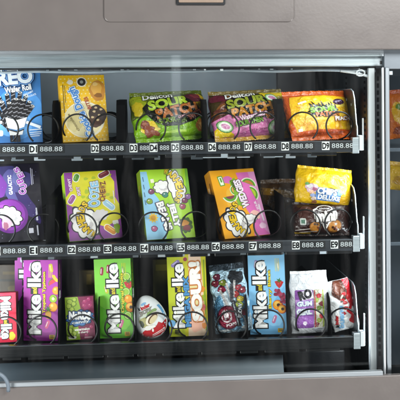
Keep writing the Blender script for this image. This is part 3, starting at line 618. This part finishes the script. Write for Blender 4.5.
# orange and pink wedges box
W, H = 52, 73; a = Art()
a.poly('#dc6cb6', [(30, 69), (33, 50), (30, 34), (36, 20), (34, 0), (52, 0), (52, 69)]).poly('#dd93c4', [(44, 69), (47, 40), (44, 10), (52, 0), (52, 69)]).blob('#cf68ac', 18, 62, 6, 4, .3, 240).blob('#f0b8b0', 40, 22, 6, 5, .2, 241).blob('#e9b13a', 20, 40, 8, 12, .3, 242)
def wedge(a, cx, cy, r, rot, c): a.ell('#e9ecd2', cx, cy, r*1.15, r*1.1, rot, 18, 0, 150).ell('#5f9a2c', cx, cy, r, r*.95, rot, 18, 0, 150).ell(c, cx, cy+.3, r*.72, r*.68, rot, 18, 8, 142)
a.poly('#7fb02c', [(20, 60), (27, 64), (33, 44), (32, 30), (24, 34)])
wedge(a, 17, 46, 8, 200, '#7d3a4a'); wedge(a, 41, 54, 8, -10, '#c97a3a'); wedge(a, 42, 45, 7.5, -60, '#b9ce3a'); wedge(a, 24, 50, 5, 100, '#d89a4a')
a.rect('#5f9a2c', 11, 61, 6, 11, 8, .6).rect('#e6edd6', 11, 61, 4, 9, 8, .4).rect('#5f9a2c', 11, 62, 2, 5, 8)
headcloud(a, 18, 16, 13, 16, 20); headcloud(a, 33, 18, 8, 5, 10)
a.rect('#ecdbe8', 48, 24, 1.6, 18, 4).blob('#eec5df', 46, 10, 4, 3, .2, 250)
t = Art().text('#f3e3ee', 'WEDGIES', 30.5, 46, 30, 7.4, 98, .05, [('#4a1638', .11)]).arctext('#eec51d', 'WARHEADS', 32, 21, 18, 248, 132, 6.2, .045, [('#2a2208', .12)]).text('#2f4416', 'CHEWY', 23.5, 56, 11, 3, 100, .03).text('#f6eaf2', 'SOUR', 44.5, 32, 9, 2.6, 100, .03)
lf = Art().poly('#c07f16', [(0, 0), (13, 0), (13, 69), (0, 69)]).rect('#7a4c0c', 8, 50, 3, 22).rect('#e9dcc0', 4, 44, 1, 26)
bt = Art().poly('#d0881a', [(0, 0), (52, 0), (52, 14), (0, 14)]).rect('#6a420c', 34, 3, 22, 1)
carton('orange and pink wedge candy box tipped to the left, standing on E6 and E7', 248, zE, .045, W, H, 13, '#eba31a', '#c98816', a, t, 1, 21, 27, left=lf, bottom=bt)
# brown cookie bag with the yellow chips bag on top of it
W, H = 58, 30; a = Art()
a.blob('#4b2d27', 14, 20, 10, 8, .25, 260).blob('#26130f', 50, 8, 8, 7, .25, 261)
def cookie(a, cx, cy, r, sd):
    a.blob('#7d4a18', cx, cy, r*1.06, r, .07, sd).blob('#b87a2e', cx, cy+.3, r*.92, r*.86, .08, sd+1)
    for k in range(6): q = random.Random(sd*7+k); a.blob(('#3b1f12', '#c9c4bc', '#7a3c1a')[k % 3], cx+q.uniform(-.6, .6)*r, cy+q.uniform(-.6, .6)*r, r*.2, r*.18, .2, sd+k)
cookie(a, 21, 7.5, 5.6, 270); cookie(a, 40, 8, 6.8, 280)
a.poly('#e8e4df', [(19, 25), (27, 28.5), (36, 27.5), (43, 22), (42, 15), (35, 12), (31, 4), (27, 11), (20, 16)]).poly('#2d1713', [(20.4, 24), (27, 27.2), (35.6, 26.2), (41.4, 21.4), (40.6, 16), (34, 13.2), (31, 7), (28, 12.4), (21.6, 17)])
a.ell('#e8e4df', 30.5, 26, 8, 3, 0).ell('#2d1713', 30.5, 26, 7.2, 2.3, 0).rect('#cfd6d0', 9.4, 13, 5.4, 6.6, 2, .8).rect('#57806c', 9.4, 13, 3.6, 4, 2, .6).rect('#cfc8c2', 9, 5, 14, .7, 8).rect('#cfc8c2', 14, 2.8, 18, .7, 5).rect('#d0a51c', 8, 1.2, 18, 1.6)
t = Art().text('#efece8', 'mini', 31, 18.6, 18, 9, 3, .06, [('#2d1713', .1)]).text('#d9d4cf', 'cookies', 30.5, 26, 10, 1.8, 0, .01)
brown = bag('dark brown cookie bag with a white crest lying under the yellow bag', 321.5, zE, .05, W, H, 24, '#2e1713', a, t, 0, 0, 6, ('#25120f', '#34201a'), seed=21, lift=.006, sealh=2.2)
W, H = 56, 35; a = Art()
a.blob('#f0c92e', 30, 22, 16, 8, .25, 300).blob('#d6a30f', 47, 10, 7, 9, .3, 301)
a.rect('#4779b5', 32, 9.6, 25, 12.6, -2, .8).blob('#7fa9d2', 40, 12, 6, 3, .3, 302)
a.blob('#d8b6c4', 15, 15, 6, 4.6, .25, 303).blob('#e7e2e4', 13, 17, 3, 2, .3, 304).blob('#b06a84', 18, 14, 2.4, 1.8, .3, 305).blob('#6aa35a', 10.5, 19, 2, 1.4, .3, 306)
for i in range(4): a.blob(('#c99a7a', '#7f8fb8', '#d9c4b6', '#8a5a3a')[i], 15.5+i*1.2, 11-i*3.2, 2.6, 1.9, .25, 310+i)
t = Art().text('#f2f4f6', 'CHIPS', 30.5, 12.6, 19, 5.6, -2, .05, [('#2d5288', .1)]).text('#eef1f4', 'DELUXE', 33, 6.6, 22, 4, -2, .04).text('#e4ebf2', 'RAINBOW', 35, 3.9, 8, 1.2, -2, .01)
bag('shiny yellow chips bag with a blue panel perched on the brown bag', 322, zE, .055, W, H, 20, '#e0b312', a, t, -7, 0, 10, ('#e6bc1c', None), seed=25, lift=.0595, sealh=2.6, wr=1.4)
# the next goods waiting behind
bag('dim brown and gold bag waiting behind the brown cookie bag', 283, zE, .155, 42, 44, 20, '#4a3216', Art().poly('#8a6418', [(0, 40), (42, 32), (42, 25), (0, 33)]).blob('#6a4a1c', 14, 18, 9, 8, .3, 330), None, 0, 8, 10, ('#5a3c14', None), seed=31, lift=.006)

# ---- bottom row -----------------------------------------------------
def mike(a, t, W, cx, rot, y0, L, h, and_col='#d7c21f'):
    """the stacked two-word name with its small middle word, running along the box"""
    d = 1 if rot > 0 else -1
    def at_(f): return y0+d*f*L
    out = [('#0c0a0d', .10)]
    t.text('#f2f2f0', 'Mike', cx, at_(.27), L*.53, h, rot, .035, out).text('#f2f2f0', 'Ike', cx, at_(.835), L*.33, h, rot, .035, out)
    t.rect('#17131a', cx, at_(.605), h*.62, L*.10, 0, .5).text(and_col, 'and', cx, at_(.605), L*.085, h*.4, rot, .03)
def fruit(a, kind, cx, cy, r):
    if kind == 'strawberry': a.poly('#b3202b', [(cx-r, cy+r*.5), (cx, cy+r*.8), (cx+r, cy+r*.4), (cx+r*.5, cy-r*.5), (cx, cy-r), (cx-r*.6, cy-r*.4)]).star('#2f6b2a', cx, cy+r*.7, r*.25, r*.7, 5).ell('#e6c07a', cx-r*.2, cy, .3, n=6).ell('#e6c07a', cx+r*.3, cy+.2*r, .3, n=6)
    elif kind == 'berry':
        for i in range(7): a.ell('#7d1d3c' if i % 2 else '#a23456', cx+r*.55*math.cos(i), cy+r*.6*math.sin(i*1.9), r*.42, n=12)
    elif kind == 'peach': a.ell('#a8380f', cx, cy, r).ell('#e8951c', cx-r*.1, cy+.1, r*.86).ell('#f1c057', cx-r*.2, cy+r*.2, r*.5).ell('#3c2416', cx+r*.1, cy, r*.33)
    elif kind == 'kiwi': a.ell('#5b4a1f', cx, cy, r).ell('#8db02f', cx, cy, r*.9).ell('#dfe6b0', cx, cy, r*.35).ell('#566f1b', cx, cy, r*.6, n=8, a0=0, a1=90)
    elif kind == 'orange': a.ell('#c96a0e', cx, cy, r).ell('#ec9a1f', cx, cy, r*.86).ell('#f4c569', cx-r*.25, cy+r*.3, r*.3)
    elif kind == 'banana': a.poly('#d9b52a', [(cx-r, cy+r), (cx-r*.4, cy+r*1.1), (cx+r*.2, cy+r*.2), (cx+r*1.2, cy-r*.3), (cx+r*1.1, cy-r*.8), (cx, cy-r*.6), (cx-r*.8, cy+r*.2)])
    elif kind == 'melon': a.ell('#3f7a2c', cx, cy, r*1.1, r, 30, 20, 0, 180).ell('#c73a46', cx, cy, r*.92, r*.82, 30, 20, 0, 180)
    elif kind == 'lime': a.ell('#4f8a22', cx, cy, r).ell('#c6d98a', cx, cy, r*.82).ell('#8fbb3c', cx, cy, r*.68)
    elif kind == 'pine': a.ell('#b9871d', cx, cy-r*.3, r*.7, r).star('#2f6b35', cx, cy+r*.9, r*.3, r*.9, 6)
def jelly(a, pos):
    for (u, v, c, rot) in pos: a.cap(c, u, v, 8.5, 1.75, rot, None, '#efe6ea')
def mikebox(label, px, W, H, base, lite, flav, fcol, side, jl, fr, roll, yaw, Y=.048, txt=(10, 8, 66, 12), badge='#c9a51a', lean=5, T=11, sidecol='#d7c21f', name='candy_box', lift=.003):
    a = Art(); a.poly(lite, [(0, H*.45), (W*.5, H*.3), (W, H*.62), (W, H), (0, H)]).blob(lite, W*.7, H*.2, W*.22, H*.1, .2, 7)
    jelly(a, jl)
    for f in fr: fruit(a, *f)
    a.rect(badge, W-6.4, 4, 5.4, 4.2, 0, .5).rect('#2a2410', W-6.4, 4, 3.6, .7).rect('#2a2410', W-6.4, 5.3, 3.6, .6)
    for k in range(3): a.rect(fcol, W-6-k*1.6, H-11, .45, 13)
    t = Art(); mike(a, t, W, txt[0], 90, txt[1], txt[2], txt[3]); t.text(fcol, flav, txt[0]+txt[3]*.5+4.2, txt[1]+txt[2]*.58, txt[2]*.58, 3.6, 90, .03, [('#181208', .09)])
    rs = Art().poly(side, [(0, 0), (T, 0), (T, H), (0, H)]).text('#f2f2f0', 'Mike and Ike', T*.42, H*.36, H*.5, 3.8, 90, .06, [('#0c0a0d', .12)]).text(sidecol, flav, T*.42, H*.79, H*.3, 2.2, 90, .02).rect('#c9a51a', T*.5, 4, 4, 4)
    return carton(label, px, zF, Y, W, H, T, base, side, a, t, roll, yaw, lean, right=rs, name=name, lift=lift)
pj = [(8, 72, '#b9a7c8', 78), (13.5, 72, '#7fa6c9', 78), (29, 71, '#c2b23a', 100), (12, 57, '#b67cc0', 70), (25, 16, '#d35c86', 68)]
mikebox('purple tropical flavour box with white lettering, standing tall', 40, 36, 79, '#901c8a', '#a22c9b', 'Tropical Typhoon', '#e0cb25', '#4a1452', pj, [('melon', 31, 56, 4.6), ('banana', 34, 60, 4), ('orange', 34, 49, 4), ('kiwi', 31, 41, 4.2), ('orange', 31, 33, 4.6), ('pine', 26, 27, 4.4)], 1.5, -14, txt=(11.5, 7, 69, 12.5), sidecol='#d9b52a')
mikebox('second purple tropical box, dim and half hidden behind the first one', 32, 36, 79, '#901c8a', '#a22c9b', 'Tropical Typhoon', '#e0cb25', '#4a1452', pj, [('kiwi', 31, 41, 4.2), ('orange', 31, 33, 4.6)], 1.5, -10, Y=.115, txt=(11.5, 7, 69, 12.5))
# small red box, its name reading downwards
W, H = 34, 48; a = Art(); a.poly('#d0304a', [(0, 20), (34, 34), (34, 48), (0, 48)]).cap('#e9a8b8', 16, 6, 8, 1.8, 60, None, '#f6dfe4').rect('#d7c21f', 12, 24, 5, 11, 0, .6).text('#241a08', 'red', 12, 24, 8, 3, -90, .02).blob('#e0c02a', 29, 6, 3, 4, .2, 400)
t = Art(); mike(a, t, W, 23.5, -90, 44, 40, 9.5)
carton('small red fruit flavour box in the bottom left corner', -.5, zF, .04, W, H, 10, '#c4203c', '#7a1226', a, t, 3, -6, 6)
# gold brown box behind the red one
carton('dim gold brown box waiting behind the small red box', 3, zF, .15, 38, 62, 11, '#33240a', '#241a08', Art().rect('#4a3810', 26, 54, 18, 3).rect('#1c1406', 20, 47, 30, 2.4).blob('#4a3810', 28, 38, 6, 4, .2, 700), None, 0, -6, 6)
# small green and magenta box
W, H = 29, 42; a = Art()
a.poly('#7a1244', [(14, 0), (12, 14), (16, 28), (13, 42), (29, 42), (29, 0)]).blob('#93205c', 22, 34, 5, 5, .2, 405)
for i, (u, v, r_) in enumerate(((5, 37, 3), (9, 35, 2.4), (4, 33, 2.6), (10, 39, 2), (7, 30, 2.2), (4, 9, 3), (8, 6, 2.6), (5, 4, 2.4))): a.blob('#5e7a1c', u, v, r_*1.1, r_*1.05, .15, 410+i).blob('#a8bf45', u-.2, v+.2, r_*.85, r_*.8, .15, 410+i)
for i, (u, v) in enumerate(((20, 37), (24, 39), (25, 33), (19, 33), (22, 8), (25, 12), (20, 4))): a.blob('#a83266', u, v, 1.9, 1.6, .2, 420+i).ell('#e3a8c2', u-.5, v+.5, .4, n=8)
a.puff('#13294f', 14.5, 21, 14.6, 8.4, 11, 6).puff('#3f76b2', 14.5, 21, 13.4, 7.3, 11, 6)
t = Art().text('#f1f3f5', 'NeRDS', 14.5, 23.4, 21, 6.6, -4, .07, [('#10234a', .17)]).text('#dfe9f2', 'candy', 15, 17, 17, 3.2, 4, .03, [('#10234a', .1)]).text('#f3efe9', 'watermelon', 16, 10.2, 15, 2.4, 2, .03).text('#f3efe9', '& cherry', 17, 7, 10, 2.3, 2, .03).rect('#e6e4d4', 6, 2.6, 8, 2.6, 0, 1.2).rect('#d6a6b4', 22, 2, 8, 1.4)
carton('little green and magenta candy box with blue cloud, shorter than its neighbours', 80.5, zF, .045, W, H, 9, '#8fae2c', '#3c0d28', a, t, 4, -8, 6)
gj = [(8, 66, '#8e1d34', 84), (14.5, 68, '#9c2038', 84), (30, 66, '#4da05c', 100), (12, 48, '#b7b72a', 100), (26, 14, '#d0688f', 68)]
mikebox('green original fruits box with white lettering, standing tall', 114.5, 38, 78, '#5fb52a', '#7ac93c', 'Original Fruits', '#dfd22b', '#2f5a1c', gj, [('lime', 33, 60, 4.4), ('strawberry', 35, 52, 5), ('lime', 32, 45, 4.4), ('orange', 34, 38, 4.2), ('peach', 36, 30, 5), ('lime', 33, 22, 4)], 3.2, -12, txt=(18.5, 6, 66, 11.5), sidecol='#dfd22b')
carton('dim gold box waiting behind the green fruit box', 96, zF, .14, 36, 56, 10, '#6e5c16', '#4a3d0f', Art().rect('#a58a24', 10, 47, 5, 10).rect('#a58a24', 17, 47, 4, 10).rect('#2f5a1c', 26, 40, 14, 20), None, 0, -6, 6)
# toy egg
Yq = .048; s = sc(Yq)
egg = place('chocolate_egg', 'white and red chocolate egg with a blue side tab', 'chocolate egg', 'egg on the bottom tray', 155.5, zF, Yq-.004, 17, 0, 8, .003, .004); del egg['group']
EW, EH, ET = 34, 43, 22
def eggw(v):
    c = min(1, max(0, v/EH)); return EW/2*math.sqrt(max(0, 1-(2*c-1)**2))*(1.10-.30*c)
def eggf(u, v, l):
    x = u-EW/2; wv = max(eggw(v), .01); k = max(0, 1-(x/wv)**2); c = v/EH
    return (x*s, (-ET*.5*math.sqrt(k)*math.sqrt(max(0.02, 1-(2*c-1)**2)))*s-l*STEP*2.2, v*s)
mb = MB(); bm = bmesh.new(); G = []
for j in range(29):
    v = EH*(.5-.5*math.cos(math.pi*j/28)); wv = eggw(v); c = v/EH; d = ET*.5*math.sqrt(max(0, 1-(2*c-1)**2))
    G.append([bm.verts.new((wv*math.cos(q)*s, d*math.sin(q)*s, v*s)) for q in (2*math.pi*i/40 for i in range(40))])
for j in range(28):
    for i in range(40): f = bm.faces.new((G[j][i], G[j][(i+1) % 40], G[j+1][(i+1) % 40], G[j+1][i])); f.smooth = True
bmesh.ops.remove_doubles(bm, verts=bm.verts[:], dist=1e-6); mb.merge(bm, mat('#e4e8ea', 'card'))
a = Art()
redp = [(EW/2+eggw(v)*.93*sg, v) for sg, vv in ((-1, (9, 6, 4, 2.2)), (1, (2.2, 4, 7, 10, 13, 15.5))) for v in vv]
a.poly('#b7151f', redp+[(27, 13), (24, 15.5), (21, 12.5), (18, 13.2), (14, 10), (9, 11.5)])
a.blob('#c9d1c2', 14, 21, 8, 7, .2, 450).blob('#a8a56a', 11, 19, 5, 5, .25, 451).blob('#7f9a5a', 20, 26, 6, 2.4, .25, 452, rot=20).ell('#efe6d2', 19, 20.5, 8, 4.4, 32).ell('#5a3a20', 19.5, 20, 6, 3.2, 32).ell('#d9c9a0', 19.8, 19.4, 5, 2.5, 32).blob('#35402c', 8, 18, 1.8, 3.6, .3, 453).blob('#f0eee8', 14, 12.8, 6, 2, .3, 454)
a.poly('#5d9fce', [(EW/2+eggw(v)*k, v) for v, k in ((17, .95), (22, .95), (27, .95), (31, .93), (31, .74), (26, .8), (20, .84), (17, .86))])
a.ell('#88b6dd', 15, 36, 3, 1.2, 10).rect('#ecd9d9', 21, 6, 13, .7, 12).rect('#ecd9d9', 20, 4.4, 12, .6, 12).ell('#f0e9e4', 16.4, 9.4, 1, 1.7, -10)
fl_ = lay(a, eggf, EW, EH, 'card', mb, grid=2.2); mb.build('egg_shell', egg)
m2 = MB(); t = Art().text('#17161a', 'k', 9.6, 32.6, 1.7, 3.2, 8, .05).text('#c01a22', 'inder', 16, 33.2, 9.4, 3.4, 8, .05).text('#8f8a80', 'JOY', 15, 28.4, 13, 4, 8, .05, [('#5f5a52', .09)])
lay(t, eggf, EW, EH, 'card', m2, grid=2.2, under=fl_); m2.build('printed_title', egg)
b = MB(); b.prism([(EW*.5*s+(2.2+3.6*math.cos(q))*s, (8.5+3.4*math.sin(q))*s) for q in (2*math.pi*i/24 for i in range(24))], 'y', -.006, -.003, mat('#6fa9d6', 'plastic'), .0006); b.build('side_tab', egg)
# yellow sour mix box
W, H = 39, 81; a = Art(); a.poly('#b9c22e', [(0, 0), (16, 0), (13, 81), (0, 81)]).poly('#e9cbb0', [(19, 0), (22, 81), (34, 81), (37, 0)]).blob('#efb7a0', 28, 14, 8, 10, .2, 460).blob('#e6d79c', 27, 44, 6, 14, .2, 461).blob('#e2a25a', 34, 24, 4, 7, .3, 462)
a.cap('#8a7ab0', 8.5, 72, 10, 2, 35, None, '#cfc4e6').ell('#9d3a4a', 18.5, 76, 2).rect('#7f9a20', 37, 40, 1.4, 70)
for i in range(5): a.blob(('#d98a4a', '#c9a02a', '#d96a6a', '#9ab02a', '#d98a2a')[i], 35, 10+i*9, 2.2, 3, .25, 470+i)
a.rect('#4a4a1a', 8, 5, 5, 4, 0, .6)
t = Art(); mike(a, t, W, 10.5, 90, 9, 62, 11); t.text('#4d8fc4', 'MEGA MIX', 18.8, 34, 48, 5, 91, .06, [('#12233f', .13)]).text('#f3efe8', 'SOUR!', 28.2, 44, 56, 9.4, 92, .07, [('#c4783c', .14)])
rs = Art().poly('#c3bf26', [(0, 0), (11, 0), (11, 81), (0, 81)]).text('#f2f2f0', 'Mike and Ike', 5, 28, 40, 3.8, 90, .06, [('#0c0a0d', .12)]).text('#b02a2a', 'SOUR MIX', 5, 64, 22, 2.6, 90, .03)
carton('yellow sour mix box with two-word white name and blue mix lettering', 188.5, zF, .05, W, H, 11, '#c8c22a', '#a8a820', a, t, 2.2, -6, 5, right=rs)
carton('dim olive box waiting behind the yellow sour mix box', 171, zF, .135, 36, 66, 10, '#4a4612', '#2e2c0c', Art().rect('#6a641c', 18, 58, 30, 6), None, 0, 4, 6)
# foil bag of lollipops
W, H = 39, 62; a = Art()
a.blob('#5d95b8', 8, 22, 7, 14, .3, 480).blob('#dbe8ef', 15, 30, 3.4, 14, .25, 481, rot=12).blob('#4f86a8', 31, 22, 6, 16, .3, 482).blob('#b9d3e2', 34, 8, 5, 6, .3, 483).blob('#6fa3c2', 20, 6, 12, 4, .3, 484).blob('#141c24', 28, 54, 9, 7, .3, 485)
for i, (u, v, c) in enumerate(((5, 50, '#7a1432'), (11, 44, '#94203c'), (7, 56, '#5d1030'), (29, 44, '#a02434'), (33, 41, '#7a1a2a'), (25, 38, '#b5342f'), (13, 50, '#6d7c1f'), (29, 33, '#b7a529'), (27, 28, '#8fa02a'))): a.blob('#1c1420', u, v, 4.4, 3.4, .25, 490+i).blob(c, u, v, 3.8, 2.9, .25, 490+i).blob('#e8c9cc', u-1, v+.9, 1, .5, .3, 495+i)
for (u, v, r_) in ((18, 42, 10), (24, 44, -14), (12, 36, 22)): a.rect('#c8c4c2', u, v, 2.2, 16, r_)
a.rect('#4a4a50', 21, 40, 3.4, 18, -8); a.ell('#5d0f2c', 15, 16, 11, 12, 10).ell('#8a1838', 15, 16, 9.8, 10.8, 10).blob('#8a1838', 32, 20, 4, 4, .2, 500).rect('#20222a', 23, 19, 4, 26, 8).rect('#aeb8c0', 22.6, 19, 1, 24, 8)
a.ell('#efe3e6', 13, 17.4, 5.4, 6.6, 10, 28).ell('#8a1838', 12.6, 17.2, 3.9, 5, 10).ell('#efe3e6', 12.8, 18.8, 1.4, 3.4, 24).blob('#e6eef2', 30, 5, 3, 1.6, .3, 501).blob('#e6eef2', 10, 3, 6, 1.2, .3, 502)
t = Art().text('#efe3e6', 'P', 12.8, 17.6, 4, 6.6, 8, .05).text('#f1e6e9', 'POPS', 17, 9, 10, 2.8, 12, .04).text('#e4ebf0', 'BLOW', 27, 22, 14, 3.4, 80, .05, [('#1b1d24', .12)])
bag('crumpled blue foil bag of lollipops with a dark red oval', 233.5, zF, .052, W, H, 18, '#b4d3e4', a, t, 6, 0, 7, ('#26323c', None), 'silver', seed=41, lift=.006, sealh=6, taper=.12, wr=2.0)
bj = [(8, 70, '#8a86b4', 80), (31, 68, '#9fc0cf', 100), (10, 36, '#6fae9c', 86), (25, 15, '#b06a94', 68)]
mikebox('sky blue berry blast box with white lettering, standing tall', 268, 37, 80, '#6fb0dc', '#86c0e6', 'Berry Blast', '#e2cf2a', '#6f9fbc', bj, [('strawberry', 31, 50, 4.6), ('berry', 29, 41, 4.2), ('berry', 34, 38, 3.4), ('peach', 29, 29, 5.2), ('peach', 33, 25, 4.6), ('berry', 34, 33, 3)], 2, -11, txt=(11, 7, 65, 12.5), sidecol='#d9b52a')
# white zip pouch with a purple card inside
W, H = 38, 60; a = Art()
a.rect('#d2d5da', 19, 52.5, 37, .6).rect('#c6cad0', 19, 50.5, 37, .5).rect('#7f4a97', 13.5, 25, 18, 38, 0, 1.5).rect('#9a5fb4', 13.5, 14, 18, 8, 0, .6).rect('#a874be', 13.5, 24, 17, 9, 0, 1).rect('#b183c6', 13.5, 32, 17, 5, 0, 1).rect('#d7d0dc', 15.5, 39, 13, 9, 10, 1)
a.ell('#e6dcea', 13.5, 11, 2).rect('#c9c7b0', 28, 25, 10, 38, 0, 1)
for i in range(9): a.blob(('#6d1f2a', '#8fa03a', '#b5333a', '#d3d7c2', '#5f7a2a')[i % 5], 25.5+(i % 3)*2.4, 9+i*4.1, 2.5, 2.3, .3, 520+i)
a.rect('#9f2a3a', 23.8, 25, 1.2, 37).rect('#93a63a', 32.2, 25, 1.2, 37)
a.poly('#aeb4bb', [(20, 5), (26, 1.5), (33, 5), (30, 3), (22, 3)])
t = Art().text('#17141c', 'RO', 14.5, 39.5, 12, 8, 14, .07).text('#dfeaf4', 'GUM', 13.5, 30.5, 14, 4.4, 3, .05, [('#6a7fae', .1)]).text('#e6eef6', 'GIRL', 13, 22.5, 14, 5.4, 3, .06, [('#6a7fae', .1)])
bag('white zip pouch showing a purple gum card inside', 309.5, zF, .048, W, H, 9, '#d2d5da', a, t, .8, 0, 4, ('#e6e8ec', None), 'foil', seed=51, lift=.004, sealh=2.5, wr=.6, name='zip_pouch', cat='pouch')
# white, brown and red chocolate bar pouch
W, H = 27, 50; a = Art()
a.blob('#4f2a1f', 15, 40, 8, 11, .2, 540, rot=6).blob('#6a3a2a', 14, 42, 5, 7, .2, 541)
a.poly('#b9131f', [(20, 50), (22, 38), (19, 32), (21, 24), (16, 19), (20, 14), (17, 8), (22, 4), (27, 0), (27, 50)])
for i, (u, v) in enumerate(((18, 36), (17, 27), (16, 22), (13, 17), (19, 10), (15, 30))): a.blob('#b9131f', u, v, 2.4, 1.7, .3, 550+i)
a.blob('#e3e6e6', 23, 18, 1.6, 4, .3, 560).blob('#d8d2c6', 15, 33.5, 1, 2.6, .3, 562, rot=-40).blob('#43271c', 14, 29, 1.4, 1, .3, 563).rect('#cfd4d6', 4, 43, 4, 6, 0, 1)
t = Art().text('#7fb0d6', 'bueno', 9.6, 14, 22, 5, 80, .05).text('#17161a', 'k', 4.2, 6, 2.2, 3, 80, .05).text('#c01a22', 'inder', 4.8, 12, 9, 3, 80, .05)
bag('white pouch with chocolate pieces and a red edge, tipped against end plate', 346.5, zF, .05, W, H, 13, '#e4e6e6', a, t, 13, 0, 7, (None, None), 'foil', seed=61, lift=.004, name='chocolate_pouch', wr=.9)

# ---- two bags added as stand-ins for the reflections in the smoked pane
z1 = at(396, 146, 0).z-.004; z2 = at(396, 240, 0).z-.004
bag('dim orange bag behind the smoked glass at the right edge', 403, at(396, 140, .02).z, .02, 26, 46, 14, '#c8641a', Art().blob('#d8a21c', 12, 26, 9, 13, .25, 600).blob('#5f7a1c', 12, 32, 6, 3, .3, 601).blob('#8a3a10', 10, 8, 7, 4, .3, 602), None, 2, 0, 5, ('#b04a12', None), seed=71, lift=.002)
bag('dim yellow bag behind the smoked glass at the right edge, lower one', 402, at(396, 192, .02).z, .02, 27, 25, 14, '#d8a818', Art().blob('#b8860f', 12, 10, 9, 5, .25, 610), None, -3, 0, 5, ('#d0a018', None), seed=72, lift=.002)
